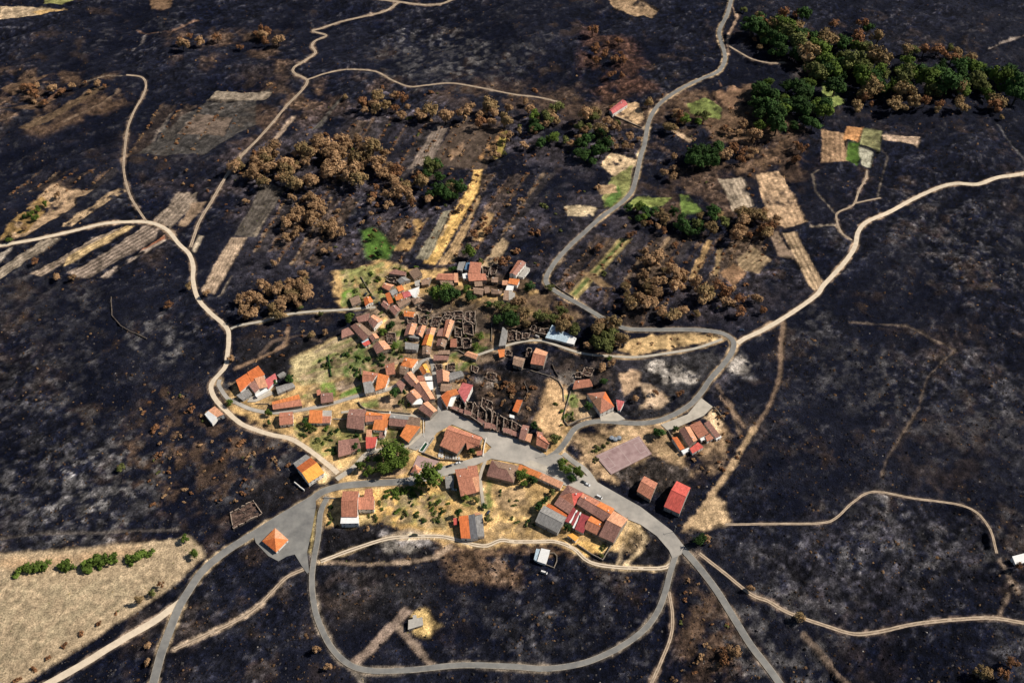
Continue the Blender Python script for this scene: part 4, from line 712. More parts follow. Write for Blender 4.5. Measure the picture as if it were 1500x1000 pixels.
H('T4','gabled house, dark brown west slope and peach east slope, on the narrow street',S_,[('g',5.4,('peach','brown'),[(1185,635),(1042,620),(1060,755),(1178,738)])])
H('T4','corrugated grey barn reaching into the burnt field',G_,[('g',4,'grey',[(1175,647),(1190,730),(1345,675),(1310,622)])],'barn','barn')
H('T4','old mottled roofs beside the dark street wall',S_,[('g',4.2,'old',[(1100,765),(1090,840),(1180,850),(1215,770)])])
# burnt core, right
H('T7','long narrow grey roofed hall beside the walled ruins',G_,[('s',5,'grey',[(722,142),(775,190),(752,338),(682,345)])],'hall','hall')
H('T7','terracotta house in the burnt field with a taller lit upper slope',S_,[('g',6,('peach','terra'),[(1092,375),(1032,540),(1170,560),(1215,422)])])
H('T7','square tan roofed house in the burnt field',S_,[('g',4.8,'old',[(850,462),(835,550),(933,583),(968,490)])])
H('T7','tiny orange roofed hut in the burnt field',S_,[('s',4,'orange',[(672,392),(744,387),(740,463),(690,475)])],'hut','hut')
H('T8','long orange roof strip behind the row of ruins',S_,[('s',3.6,'dorange',[(940,197),(888,328),(832,305),(878,192)])],'shed','shed')
H('T8','small white roofed shed among the burnt ruins',Wt,[('f',4,'white',[(800,350),(848,362),(850,392),(800,380)])],'shed','shed',wins=False)
H('T8','brown and orange roofed end house of the burnt row',S_,[('g',5,'brown',[(945,468),(903,612),(968,632),(1015,482)]),('s',4.6,'peach',[(985,560),(1048,568),(1025,655),(968,630)][0:2]+[(1025,655),(968,632)])])
H('T8','last brown roofed house of the burnt row before the road bend',S_,[('g',5,'terra',[(1200,572),(1110,570),(1095,680),(1200,728)][0:1]+[(1112,555),(1095,680),(1240,700)] if 0 else [(1112,545),(1092,680),(1205,728),(1243,660)]),('s',4.5,'brown',[(1100,535),(1165,550),(1160,600),(1085,590)])])
H('U8','long pale blue sheet roofed shed with missing panels',G_,[('s',3.6,'blue',[(215,347),(285,385),(235,500),(145,480)]),('s',3.6,'blue',[(290,388),(350,420),(310,518),(240,500)]),('s',3.6,'blue',[(355,422),(415,455),(370,535),(315,520)]),('s',3.6,'white',[(420,457),(482,492),(455,555),(375,537)])],'shed','shed',wins=False)
H('U6','terracotta roofed cottage beside the charred ruin above the walled plot',S_,[('g',4,'terra',[(322,432),(297,523),(508,490),(470,413)])])
H('U6','large hipped terracotta house above the road bend',Wt,[('h',6.5,('terra','terra','peach','dorange'),[(457,577),(598,782),(742,712),(648,556)])])
H('U6','narrow crimson roofed garage right of the hipped house',Wt,[('s',3.2,'pink',[(772,640),(858,660),(815,750),(790,750)])],'garage','garage',wins=False)
# lower left
H('U1','large house with yellow, orange and grey roof strips by the west junction',Wt,[('g',6.5,('dorange','yellow'),[(415,185),(540,345),(705,238),(562,80)][0:4]),('f',5,'grey',[(375,135),(510,40),(562,78),(418,183)])])
H((375,750,4.0),'square tiled roof shelter on the asphalt apron',Wt,[('p',3.2,('orange','peach','orange','dorange'),[(40,168),(112,95),(186,160),(118,230)])],'shelter','shelter')
H('U1','white two storey house with terracotta roof and white terrace',Wt,[('g',7,('terra','terra'),[(920,450),(905,718),(1072,718),(1090,450)]),('f',6.2,'white',[(903,720),(1085,718),(1088,792),(895,795)]),('s',6,'terra',[(1092,512),(1255,505),(1255,640),(1090,640)]),('s',6,'terra',[(1165,422),(1238,418),(1250,500),(1150,502)])])
# below the square
H('U2','grey sheet roofed shed beside the big round tree',G_,[('g',3.5,'grey',[(540,432),(552,558),(633,545),(633,420)])],'shed','shed')
H('U2','brown roofed house below the main street with a peach corner wing',S_,[('g',5.5,'terra',[(652,362),(712,640),(880,600),(775,345)][0:1]+[(715,640),(880,600),(775,345)]),('s',5.4,'terra',[(787,322),(888,312),(908,430),(825,458)]),('s',5,'peach',[(828,452),(912,432),(918,592),(882,598)])])
H('U2','long mottled brown roofed hall below the square',S_,[('h',5,('old','brown','brown','old'),[(1060,255),(1003,420),(1288,490),(1340,318)])],'hall','hall')
H('U3','orange tiled street range joined to the brown hall',Wt,[('s',4,'orange',[(165,150),(405,243),(375,302),(140,205)])])
H('U3','peach tiled end of the long street range behind the leafy triangle',Wt,[('s',4,'peach',[(407,245),(635,345),(603,410),(378,303)])])
H('U7','farmhouse of orange, dark and grey roof strips below the dry garden',Wt,[('s',5,'dorange',[(245,125),(340,112),(365,355),(267,350)],.8),('s',4.6,'dgrey',[(350,112),(415,102),(448,352),(368,360)],.5),('s',4.6,'grey',[(420,130),(498,98),(520,330),(450,332)],.5),('s',4,'peach',[(413,82),(472,77),(480,98),(420,103)],.2)],'farmhouse','farmhouse')
H('U7','tiny red roofed shed left of the striped farmhouse',S_,[('s',3,'red',[(182,140),(234,137),(225,205),(187,213)])],'shed','shed',wins=False)
H('U7','white roofed pen with a pale blue lean-to below the dirt track',Wt,[('s',3.2,'white',[(1148,473),(1240,492),(1195,638),(1105,608)]),('s',2.6,'blue',[(1092,477),(1133,482),(1100,608),(1067,588)])],'animal pen','animal_pen',wins=False)
H((375,750,4.0),'lone concrete hut in a ring of dry grass on the burnt field',G_,[('f',3.2,'slab',[(895,630),(972,615),(978,658),(893,684)]),('f',2.4,'slab',[(918,603),(938,600),(942,622),(920,626)])],'hut','hut')
# big farm complex
H('U3','brown hipped farm building with a red lean-to at the farm corner',S_,[('h',6,('brown','terra','brown','red'),[(690,378),(595,500),(755,600),(852,458)])])
H('U3','dark brown farm wing below the hipped building',S_,[('s',5,'brown',[(600,500),(752,602),(697,690),(543,588)])])
H('U3','long brown ridge roofed range of the farm facing the road',S_,[('g',6,('terra','brown'),[(865,470),(790,580),(960,690),(1050,565)])])
H('U3','farm range with an orange roadside slope and brown yard slope',S_,[('g',6,('orange','brown'),[(1050,563),(962,690),(1115,790),(1195,637)])])
H('U3','end house of the farm with pink upper and brown lower slope',S_,[('g',6,('peach','brown'),[(1193,668),(1035,932),(1190,998),(1342,755)][0:1]+[(1035,930),(1190,998),(1340,755)])])
H('U3','orange and terracotta gabled barn inside the farm yard',S_,[('g',4.5,('orange','terra'),[(945,717),(872,850),(1030,930),(1097,793)])],'barn','barn')
H('U3','dark red sheet roof with white bars over the farm yard',G_,[('s',4,'dred',[(840,690),(925,728),(858,900),(770,855)]),('f',4.4,'white',[(822,675),(835,682),(758,845),(742,838)]),('f',4.4,'white',[(780,652),(795,658),(722,790),(705,782)]),('s',4,'dred',[(795,665),(820,675),(748,820),(722,800)])],'barn','barn',wins=False)
H('U3','narrow dark red strip roof left of the barred yard roof',G_,[('s',4,'dred',[(745,612),(778,652),(705,785),(660,770)])],'shed','shed',wins=False)
H('U3','big grey fibre cement barn at the left of the farm',G_,[('g',5.5,'grey',[(430,607),(338,775),(572,893),(668,732)])],'barn','barn')
H('U3','thin orange roof strip between grey barn and dark brown wing',S_,[('s',3.6,'dorange',[(482,578),(680,695),(670,728),(455,608)])],'shed','shed',wins=False)
H('U3','yellow roofed shed at the bottom of the farm yard',Wt,[('s',3,'yellow',[(682,922),(740,905),(808,948),(775,992)])],'shed','shed')
# lower right farm
H('U4','gabled house half brown half peach, first roof of the lower right farm',S_,[('g',5,('peach','brown'),[(1128,337),(1015,372),(1120,548),(1208,478)])])
H('U4','wide rust brown roof in the middle of the lower right farm',S_,[('s',5,'terra',[(1240,272),(1332,402),(1228,458),(1132,322)])],'barn','barn')
H('U4','narrow brown roof at the right end of the lower right farm',Wt,[('s',4.5,'brown',[(1338,272),(1462,432),(1412,452),(1290,302)])],'barn','barn')
H('U4','orange curved roof shed left of the lower right farm',Wt,[('s',3.5,'dorange',[(935,455),(990,450),(1070,570),(1022,588)])],'shed','shed')
H('U4','crimson roofed shed at the foot of the lower right farm',Wt,[('s',3.8,'red',[(1130,575),(1218,507),(1275,560),(1160,625)])],'shed','shed')
H('U4','small brown roof above the white cubes of the lower right farm',Wt,[('s',3.6,'terra',[(1300,442),(1348,412),(1390,462),(1320,497)])],'shed','shed')
H('U4','white flat roofed cube at the right tip of the farm',Wt,[('f',3,'white',[(1412,458),(1465,432),(1478,450),(1420,478)])],'outbuilding','outbuilding')
H('U4','white flat roofed cube left of the narrow white wall in the farm',Wt,[('f',3,'white',[(1240,462),(1298,440),(1310,468),(1255,490)])],'outbuilding','outbuilding')
H('U4','low white outbuilding under the orange curved shed',Wt,[('f',3,'white',[(1035,598),(1115,565),(1128,592),(1060,635)])],'outbuilding','outbuilding')
H('U5','brown tiled house with a deep shaded yard on the main road',S_,[('g',5.5,('terra','terra'),[(480,282),(402,440),(545,530),(620,357)])])
H('U5','bright red roofed building standing alone by the road fork',G_,[('g',6,('red','red'),[(835,340),(702,605),(865,680),(980,410)])])
# outliers
H(None,'lone pink roofed house above the valley road among scorched woods',Wt,[('g',5,'pink',[(893,161),(900,167),(921,152),(912,147)][0:1]+[(898,166.5),(919,153),(911.5,146.5)])])
H(None,'small white building at the right edge of the burnt slope',Wt,[('s',3.5,'white',[(1483,815),(1500,810),(1503,822),(1488,827)])],'hut','hut')
# ------------------------------------------------------------------ RUINS: roofless burnt stone shells
def ruin(t, label, pts, h=4.2, part=0, group='burnt out roofless houses', eave=False):
    P = [W(*p, h * .6) for p in px(t, pts)]; cen = sum(P, Vector()) / len(P); org = Vector((cen.x, cen.y, 0)); gz = GZ(cen.x, cen.y)
    rr = random.Random(int(cen.x * 31 + cen.y * 17)); n = len(P); P = [Vector((p.x + rr.uniform(-.7, .7), p.y + rr.uniform(-.7, .7), 0)) for p in P]
    root = empty('ruined_house', (cen.x, cen.y, gz), label, 'ruin', group)
    def rib(p, q, hh, th=.62, name='wall'):
        L_ = (q - p).length; k = max(2, int(L_ / 1.1)); d = (q - p).normalized(); nr = Vector((-d.y, d.x, 0)) * th / 2; mb = MB()
        hs_ = [hh * max(.12, .35 + .85 * vnoise(np.array((p.x + p.y) * .7 + i * .38), np.array(3.3), 1).item() + rr.uniform(-.08, .08) - (rr.random() < .12) * rr.uniform(.2, .6)) for i in range(k + 1)]
        for i in range(k):
            if rr.random() < .09: continue
            a, b = p + d * L_ * i / k, p + d * L_ * (i + 1) / k
            a0, b0, b1, a1 = a + nr, b + nr, b - nr, a - nr; i0 = len(mb.v)
            mb.v += [Vector((v.x, v.y, gz - .6)) for v in (a0, b0, b1, a1)] + [Vector((a0.x, a0.y, gz + hs_[i])), Vector((b0.x, b0.y, gz + hs_[i + 1])), Vector((b1.x, b1.y, gz + hs_[i + 1])), Vector((a1.x, a1.y, gz + hs_[i]))]
            for f in ((0, 3, 2, 1), (4, 5, 6, 7), (0, 1, 5, 4), (2, 3, 7, 6), (1, 2, 6, 5), (3, 0, 4, 7)): mb.f.append([i0 + j for j in f])
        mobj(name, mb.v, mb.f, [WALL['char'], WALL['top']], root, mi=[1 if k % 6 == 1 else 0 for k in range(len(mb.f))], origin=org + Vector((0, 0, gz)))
    for i in range(n): rib(P[i], P[(i + 1) % n], h * rr.uniform(.7, 1.1))
    if n == 4 and rr.random() < .6:
        t1, t2 = rr.uniform(.3, .7), rr.uniform(.3, .7)
        if (P[0] - P[1]).length > (P[1] - P[2]).length: rib(lerp(P[0], P[1], t1), lerp(P[3], P[2], t2), h * .5, .5, 'partition')
        else: rib(lerp(P[1], P[2], t1), lerp(P[0], P[3], t2), h * .5, .5, 'partition')
    if eave:   # strip of tiled roof left along the street front (P[1]-P[2])
        a, b = P[1], P[2]; c, d = lerp(b, P[3], .26), lerp(a, P[0], rr.uniform(.2, .32)); org2 = org + Vector((0, 0, gz))
        v, f = slab([Vector((a.x, a.y, gz + h * .86)), Vector((b.x, b.y, gz + h * .86)), Vector((c.x, c.y, gz + h * .86 + .8)), Vector((d.x, d.y, gz + h * .86 + .8))])
        u = (b - a).normalized(); vv = Vector((-u.y, u.x, 0)); mobj('roof_remnant', v, f, ROOF['brown'], root, None, [[((v[j] - org2).dot(u), (v[j] - org2).dot(vv)) for j in g_] for g_ in f], origin=org2)
    # rubble heap filling the floor
    mb = MB(); m = 7
    if n == 4:
        for i in range(m + 1):
            for j in range(m + 1):
                c = lerp(lerp(P[0], P[1], i / m), lerp(P[3], P[2], i / m), j / m); c = lerp(c, cen, .03); mb.v.append(Vector((c.x, c.y, gz + .12 + rr.random() ** 2 * 1.9)))
        for i in range(m):
            for j in range(m): k = i * (m + 1) + j; mb.f.append([k, k + m + 1, k + m + 2, k + 1])
        o = mb.obj('rubble', M_rubble, root, origin=org + Vector((0, 0, gz)))
        if o.data.polygons[0].normal.z < 0: o.data.flip_normals()
        # charred beams fallen across
        mb = MB()
        for k in range(rr.randint(3, 7)):
            a = lerp(lerp(P[0], P[1], rr.random()), lerp(P[3], P[2], rr.random()), rr.uniform(.1, .4)); b = lerp(lerp(P[0], P[1], rr.random()), lerp(P[3], P[2], rr.random()), rr.uniform(.6, .9))
            mb.tube((a.x, a.y, gz + rr.uniform(.6, 2.4)), (b.x, b.y, gz + rr.uniform(.6, 1.6)), .14, .12, 5)
        mb.obj('beam', M_charbark, root, origin=org + Vector((0, 0, gz)))
    return root
FR = [(150,285),(232,322),(305,352),(372,380),(448,430),(530,500),(590,512),(655,528),(722,548),(812,576),(898,608)]
BK = [(208,190),(262,196),(330,205),(400,225),(468,262),(545,300),(612,318),(668,360),(735,388),(822,412),(935,470)]
od = ['first','second','third','fourth','fifth','sixth','seventh','eighth','ninth','tenth','eleventh','twelfth','thirteenth','fourteenth','fifteenth']
for i in range(10): ruin('T8', 'burnt roofless shell, %s from the left in the row along the square' % od[i], [BK[i], FR[i], FR[i+1], BK[i+1]], h=3.6 + (i % 3) * .7, group='burnt out houses along the square', eave=i not in (3, 7))
ruin('T8','walled burnt enclosure with scorched weeds behind the row of ruins',[(492,168),(478,262),(600,300),(618,212)],3)
for pts, l in [([(302,12),(300,95),(398,102),(412,15)],'top right shell of the ruined block beside the scorched grove'),([(192,152),(192,248),(268,250),(270,152)],'shell beside the long terracotta house, left of the ruined block'),
  ([(290,100),(290,215),(400,228),(392,108)],'largest shell in the middle of the ruined block'),([(212,262),(216,362),(268,368),(274,265)],'low shell with a red brown roofed neighbour on its left'),
  ([(278,272),(282,368),(372,375),(374,272)],'bottom right shell of the ruined block by the green shrubs'),([(200,15),(195,90),(285,95),(292,20)],'soot black shell at the top left of the ruined block'),([(90,0),(60,60),(150,95),(180,20)],'collapsed shell between lane and long terracotta house')]:
    ruin('T7', l, pts, 3.8)
for pts, l in [([(862,772),(852,850),(935,862),(950,775)],'roofless shell above the narrow terracotta house'),([(722,772),(732,850),(848,850),(858,765)],'roofless shell above the orange edged brown house'),([(1145,722),(1135,790),(1235,800),(1240,725)],'crumbled shell with a pinkish wall above the ruined block'),
  ([(1245,722),(1240,800),(1335,805),(1345,725)],'crumbled shell with pale walls right of the pinkish one'),([(495,345),(500,385),(600,410),(612,362)],'roofless stone store under the open fronted barn')]:
    ruin('T3', l, pts, 3.4)
for pts, l in [([(782,182),(780,288),(868,288),(870,190)],'left ruin of the line beside the long grey hall'),([(872,192),(872,280),(932,280),(938,197)],'middle ruin of the line beside the long grey hall'),([(942,202),(935,278),(1010,270),(1018,202)],'right ruin of the line beside the long grey hall'),
  ([(1045,118),(1012,170),(1115,215),(1142,152)],'ruin with an angled end wall facing the concrete lane'),([(1146,160),(1122,215),(1205,232),(1232,165)],'ruin touching the pale blue roofed shed'),([(995,385),(968,465),(1015,475),(1050,395)],'narrow ruin left of the terracotta house in the burnt field')]:
    ruin('T7', l, pts, 3.6)
ruin('T4','roofless yard with a dark opening, left of the walled garden pair',[(1035,550),(1040,610),(1105,612),(1105,548)],3.4); ruin('T4','roofless yard right of the dark opening beside the narrow street',[(1165,545),(1165,628),(1245,630),(1250,550)],3.4)
ruin('T7','low burnt shell in the middle of the burnt core',[(560,640),(545,700),(630,730),(650,660)],2.2)
ruin('T7','low burnt shell by the corrugated grey barn',[(380,560),(370,620),(440,640),(455,580)],2.0)
ruin('T7','burnt shed shell between hut and tan roofed house',[(760,400),(750,450),(820,465),(830,410)],2.6)
ruin('U6','charred ruin with pale rubble above the terracotta cottage',[(415,285),(398,375),(478,395),(530,300)],3.2); ruin('U6','small charred ruin left of the pale rubble ruin',[(310,345),(320,400),(372,402),(380,345)],3)
ruin('T6','roofless white walled ruin above the brown cottage',[(510,235),(500,320),(570,330),(580,245)],3.4); ruin('T6','roofless ruin with a tall pale corner near the straw field',[(600,212),(590,320),(640,330),(672,222)],3.6)
ruin(None,'isolated pale stone ruin on the burnt slope by the main road',[(336,752),(342,772),(384,752),(372,733)],2.4)
ruin('T4','roofless stone stable with a dark doorway under the old quarter trees',[(505,197),(505,308),(600,308),(600,202)],3.2)
ruin('T3','burnt shell with blackened rubble right of the bright orange hut',[(865,622),(850,698),(980,722),(1000,632)],2.8)
ruin('T3','leaning burnt shell between lane and long terracotta house',[(1012,782),(988,878),(1060,882),(1118,792)],3.2)
ruin('T6','small burnt shell at the foot of the scorched grove, left one',[(305,722),(302,826),(350,832),(355,724)],3.2)
ruin('T6','small burnt shell at the foot of the scorched grove, right one',[(362,724),(360,828),(408,852),(416,722)],3.2)
H('T4','small brown roofed store left of the central row',S_,[('s',3.4,'brown',[(605,758),(642,722),(702,772),(662,848)])],'store','store')
H('T3','old brown roofed house pressed against the lane bend',S_,[('g',4.2,'brown',[(470,600),(440,650),(500,700),(535,645)])])
H('T3','old tan roof between the faded red house and mottled roofs',S_,[('g',4,'old',[(620,600),(690,640),(770,600),(700,565)][0:4])])
H('T6','old tan roof on the yard edge below the wide terracotta house',S_,[('s',3.6,'old',[(410,395),(495,390),(500,440),(420,445)])])
H('T6','low brown roof between the mottled roof and five sided cottage',S_,[('s',3.2,'old',[(520,455),(575,450),(580,510),(530,520)])])
# ------------------------------------------------------------------ garden walls
def gwall(t, label, pts, h=1.6, th=.45, m='stone', cat='wall', name='stone_wall', group=None, mt=None):
    P = [W(*p) for p in px(t, pts)]; mb = MB(); org = P[0].copy(); org.z = GZ(org.x, org.y)
    for a, b in zip(P, P[1:]):
        L_ = (b - a).length; k = max(1, int(L_ / 4)); d = (b - a).normalized(); nr = Vector((-d.y, d.x, 0)) * th / 2; e = d * th * .5
        for i in range(k):
            s, f = a + (b - a) * i / k - (e if i == 0 else e * 0), a + (b - a) * (i + 1) / k + (e * .98 if i == k - 1 else e * 0); z = GZ(s.x, s.y)
            hh = h * random.uniform(.92, 1.06); mb.prism([((s + nr).x, (s + nr).y), ((f + nr).x, (f + nr).y), ((f - nr).x, (f - nr).y), ((s - nr).x, (s - nr).y)], z - .6, z + hh)
    return tag(mb.obj(name, mt or WALL[m], origin=org) if 0 else _setloc(mb.obj(name, mt or WALL[m], origin=org), org), label, cat, group)
def _setloc(o, l): o.location = l; return o
gwall('T5','curved stone retaining wall under the terraced garden',[(190,218),(215,262),(270,300),(400,322),(550,330),(760,352)],1.6)
gwall('T5','white party wall between orange terrace and grey brown row',[(541,352),(525,420),(500,510),(483,600)],4.6,.5,'white',name='white_wall')
gwall('T5','low dark wall along the lane under the orange terrace garden',[(485,700),(580,700),(672,692)],1.5)
gwall('T5','white kerb wall down the left of the square',[(903,415),(903,520),(907,600)],.8,.35,'white',name='white_wall')
gwall('U2','churchyard wall along the row of tombs',[(300,182),(380,215),(470,252),(600,258),(735,270)],1.8)
gwall('U2','pale double wall beside the green basin',[(300,180),(350,110),(420,10)],1.5,.5,'grey')
gwall('U2','wall of the steps right of the church-like building',[(990,15),(970,100),(955,215)],1.2,.5,'white',name='white_wall')
gwall('U1','short white wall on the burnt slope below the striped house',[(392,362),(440,400),(492,438)],1.8,.6,'white',name='white_wall')
gwall((750,750,4.0),'farm yard wall running down from the farm end house',[(677,35),(610,150),(532,280)],1.8)
gwall((750,750,4.0),'farm yard wall above the pale dirt track',[(530,282),(460,245),(382,192)],1.8)
gwall('U4','dark boundary wall between sports court and lower right farm',[(885,385),(940,480),(1000,570),(1060,648)],1.8,.4)
gwall('U4','stone wall along the pale yard above the lower right farm',[(1395,130),(1450,195),(1500,262)],1.6)
gwall('U7','curved stone wall of the white roofed animal pen',[(1238,528),(1290,530),(1318,560),(1318,610),(1285,690),(1195,655)],1.5,.4)
gwall('U6','pale stone wall on the left of the vegetable plot',[(270,560),(232,680),(198,800),(200,880),(235,925)],1.3,.4)
gwall('U6','dark stone wall bending above the road below the vegetable plot',[(240,928),(330,880),(430,850),(500,832)],1.5,.5)
gwall('T4','added low wall standing in for the shadow line beside the grey roofed corner house',[(216,600),(218,740),(232,870)],1.2,.4)  # wall added where only a dark strip of shadow lies
gwall('T1','tall thin dark green hedge across the terraced garden',[(1360,165),(1378,290),(1392,385)],1.8,.9,cat='hedge',name='hedge',mt=M_darkleaf)
gwall('T8','stone wall round the burnt plot behind the ruins',[(960,0),(1000,95),(958,190)],1.3,.5,'char')
gwall('T7','curved stone wall along the footpath in the burnt field',[(905,600),(1000,605),(1110,640),(1250,690),(1340,740),(1390,830),(1395,960)],.9,.45)
gwall('T7','short dark wall right of the terracotta house in the burnt field',[(1268,560),(1300,640),(1330,690)],1.5,.4,'char')
gwall('T7','white wall pieces by the ruins facing the lane',[(1085,250),(1120,265)],2.2,.5,'white',name='white_wall')
gwall('U1','pale garden wall beside the white two storey house',[(700,520),(840,525)],1.1,.35,'grey')
gwall(None,'dry stone wall along the burnt field left of the lane',[(163,435),(164,462),(176,476),(192,487),(215,497)],1.1,.6,'char')
gwall('T3','low stone wall along the path above the little orange house',[(218,345),(265,430),(340,545)],1.2,.4)
gwall('T6','dark retaining wall on the inside of the valley road bend',[(1268,415),(1350,480),(1430,530),(1500,575)],1.2,.5,'char')
gwall('T7','wall on the left of the narrow plots right of the ruins',[(425,60),(432,130),(420,205)],1.4)
gwall('T7','wall between the two narrow plots right of the ruins',[(602,115),(604,210),(598,300)],1.4)
gwall('T4','low wall of the garden right of the two brown roofs',[(1195,405),(1290,405),(1350,440)],1.3)
gwall('T5','wall round the young orchard by the lane',[(185,1000),(190,910),(270,830),(430,790)],1.1,.4)
gwall('U1','low orchard wall along the main road',[(1125,300),(1300,302),(1500,298)],1.0,.4)
gwall('T2','pale wall in front of the barn house plot',[(660,405),(760,408),(810,400)],1.2,.35,'grey')
gwall('T1','retaining wall above the white drive',[(560,690),(700,690),(760,745)],1.0,.35)
gwall((750,0,4.0),'dark wall below the lone pink roofed house',[(560,668),(650,705),(760,752)],1.2,.5,'char')
def pole(t, pt, label):
    c = W(*px(t, [pt])[0]); z = GZ(c.x, c.y); r_ = empty('utility_pole', (c.x, c.y, z), label, 'pole', 'poles along the streets', rz=random.random() * 3)
    mb = MB(); mb.tube((0,0,-.5),(0,0,8.5),.17,.11,8); mb.obj('shaft', WALL['grey'], r_); mb = MB(); mb.box((0,0,8.0),(1.8,.12,.14)); mb.box((-.7,0,8.15),(.1,.1,.2)); mb.box((.7,0,8.15),(.1,.1,.2)); mb.obj('crossarm', WALL['grey'], r_)
pole(None,(708,628),'pole on the square opposite the church-like building'); pole(None,(988,779),'pole at the pavement of the road fork'); pole(None,(803,408),'pole inside the sharp bend of the valley road')
pole(None,(625,652),'pole at the corner by the green basin'); pole(None,(470,742),'pole on the verge strip of the apron'); pole(None,(800,668),'pole in front of the last brown roofed house'); pole(None,(345,592),'pole at the west end of the lane'); pole(None,(548,450),'pole where the concrete lane meets the old quarter')
# green basin
bq = [W(*p, .6) for p in px('U2', [(322,55),(356,72),(292,165),(252,150)])]; bo = sum(bq, Vector()) / 4; bo.z = 0
rt = empty('water_basin', bo, 'stone rimmed basin of dark green water beside the square', 'basin')
for i in range(4):
    a, b = bq[i], bq[(i + 1) % 4]; d = (b - a).normalized(); n_ = Vector((-d.y, d.x, 0)) * .3; mb = MB(); mb.prism([((a + n_).x, (a + n_).y), ((b + n_).x, (b + n_).y), ((b - n_).x, (b - n_).y), ((a - n_).x, (a - n_).y)], -.2, .9 + .003 * i); mb.obj('rim', WALL['white'], rt, origin=bo)
mb = MB(); mb.poly([(p.x, p.y, .55) for p in bq]); mb.obj('water', mat('green_pool_water', (.012,.06,.03), rough=.2, var=.2), rt, origin=bo)
# small pyramid fountain roof
H('U2','little pyramid roofed wash house on the pink paving',Wt,[('p',2.8,('terra','peach','terra','brown'),[(163,385),(213,300),(282,352),(242,400)])],'wash house','wash_house',wins=False)
# ------------------------------------------------------------------ tombs in the churchyard
M_marb = mat('pale_marble', (.58,.56,.53), var=.15, scale=1); M_gran = mat('grey_granite', (.27,.26,.25), var=.2, scale=1)
tl = [(478,205,1,'broad white tomb at the left end of the churchyard'),(508,212,1,'second broad white tomb by the churchyard wall'),(545,226,0,'first small grey tomb after the broad white tombs'),(572,228,0,'second small grey tomb of the churchyard row'),(600,230,0,'third small grey tomb of the churchyard row'),(632,232,1,'first white slab tomb right of the grey ones'),(662,234,1,'middle white slab tomb of the right hand three'),(692,236,1,'last white slab tomb at the right end of the row'),(488,150,1,'white tomb set back near the church-like building'),(512,160,0,'grey tomb set back near the church-like building')]
for x_, y_, wh, lb in tl:
    c = W(*px('U2', [(x_, y_)])[0]); r_ = empty('tomb', (c.x, c.y, 0), lb, 'tomb', 'tombs in the churchyard', rz=.12); mm = M_marb if wh else M_gran; s = 1.35 if x_ < 515 and y_ > 200 else 1
    mb = MB(); mb.box((0,0,.3),(1.5*s,2.5*s,.8)); mb.box((0,0,.74),(1.25*s,2.2*s,.12)); mb.obj('slab', mm, r_); mb = MB(); mb.box((0,1.1*s,1.15),(.9*s,.2,.95)); mb.obj('headstone', mm, r_); mb = MB(); mb.box((0,1.1*s,1.95),(.12,.12,.66)); mb.box((0,1.1*s,2.02),(.46,.115,.12)); mb.obj('cross', mm, r_)
# ------------------------------------------------------------------ cars
M_tyre = mat('tyre', (.02,.02,.02)); M_glass = mat('car_glass', (.02,.025,.03), rough=.08, var=.05, spec=.7); M_lamp = mat('lamp_lens', (.7,.7,.65), rough=.2, var=.05)
def car(t, pt, rz, colr, label, van=False):
    c = W(*px(t, [pt])[0]); z = GZ(c.x, c.y); 
    if (c.to_2d() - Vector(VC)).length < 250: z = max(z, .2)
    r_ = empty('parked_van' if van else 'parked_car', (c.x, c.y, z), label, 'van' if van else 'car', rz=R(rz)); pm = mat('car_paint', colr, rough=.3, var=.04, spec=.5)
    prof = [(-2.1,.35),(-2.15,.8),(-2.0,1.0),(-1.1,1.02),(1.2,1.0),(2.05,.85),(2.15,.6),(2.1,.35)] if not van else [(-2.3,.35),(-2.35,1.1),(1.3,1.1),(2.2,1.0),(2.35,.6),(2.3,.35)]
    cab = [(-2.0,.98),(-1.55,1.48),(.25,1.48),(1.1,.98)] if not van else [(-2.3,1.08),(-2.25,1.95),(1.0,1.95),(1.75,1.08)]
    def ext(pr, w0, w1, name, m):
        n = len(pr); zt = max(p[1] for p in pr); zb = min(p[1] for p in pr); v = []
        for s in (-1, 1): v += [Vector((p[0], s * (w0 + (w1 - w0) * (p[1] - zb) / (zt - zb)), p[1])) for p in pr]
        f = [list(range(n)), list(range(2 * n - 1, n - 1, -1))] + [[k, n + k, n + (k + 1) % n, (k + 1) % n] for k in range(n)]
        o = mobj(name, v, f, m, r_); bm = bmesh.new(); bm.from_mesh(o.data); bmesh.ops.recalc_face_normals(bm, faces=bm.faces); bmesh.ops.bevel(bm, geom=bm.edges[:], offset=.04, segments=1); bm.to_mesh(o.data); bm.free(); return o
    ext(prof, .86, .84, 'body', pm); ext(cab, .80, .64, 'window', M_glass)
    zr = cab[1][1]; mb = MB(); mb.box(((cab[1][0] + cab[2][0]) / 2, 0, zr + .03), (cab[2][0] - cab[1][0] + .1, 1.28, .06)); mb.obj('roof', pm, r_)
    for x_ in (-1.35, 1.35):
        for y_ in (-.8, .8): mb = MB(); mb.tube((x_, y_ - .11, .33), (x_, y_ + .11, .33), .33, .33, 12); mb.obj('wheel', M_tyre, r_)
    for y_ in (-.6, .6): mb = MB(); mb.box((2.13 if not van else 2.31, y_, .72), (.08, .3, .16)); mb.obj('headlight', M_lamp, r_)
car((900,420,5.0),(930,322),10,(.012,.03,.07),'dark blue car parked at the outer bend of the valley road')
car('U2',(585,322),25,(.015,.025,.05),'dark blue car on the main street behind a white one'); car('U2',(680,292),20,(.7,.7,.7),'white car on the main street under the churchyard wall',)
car('U3',(1035,515),-35,(.75,.75,.75),'white van in the middle of the road beside the farm',True); car('U3',(862,350),-30,(.02,.025,.03),'black car with a white rear in the leafy triangle')
car('U3',(905,378),-30,(.65,.66,.68),'silver car nose to tail with the black one in the leafy triangle')
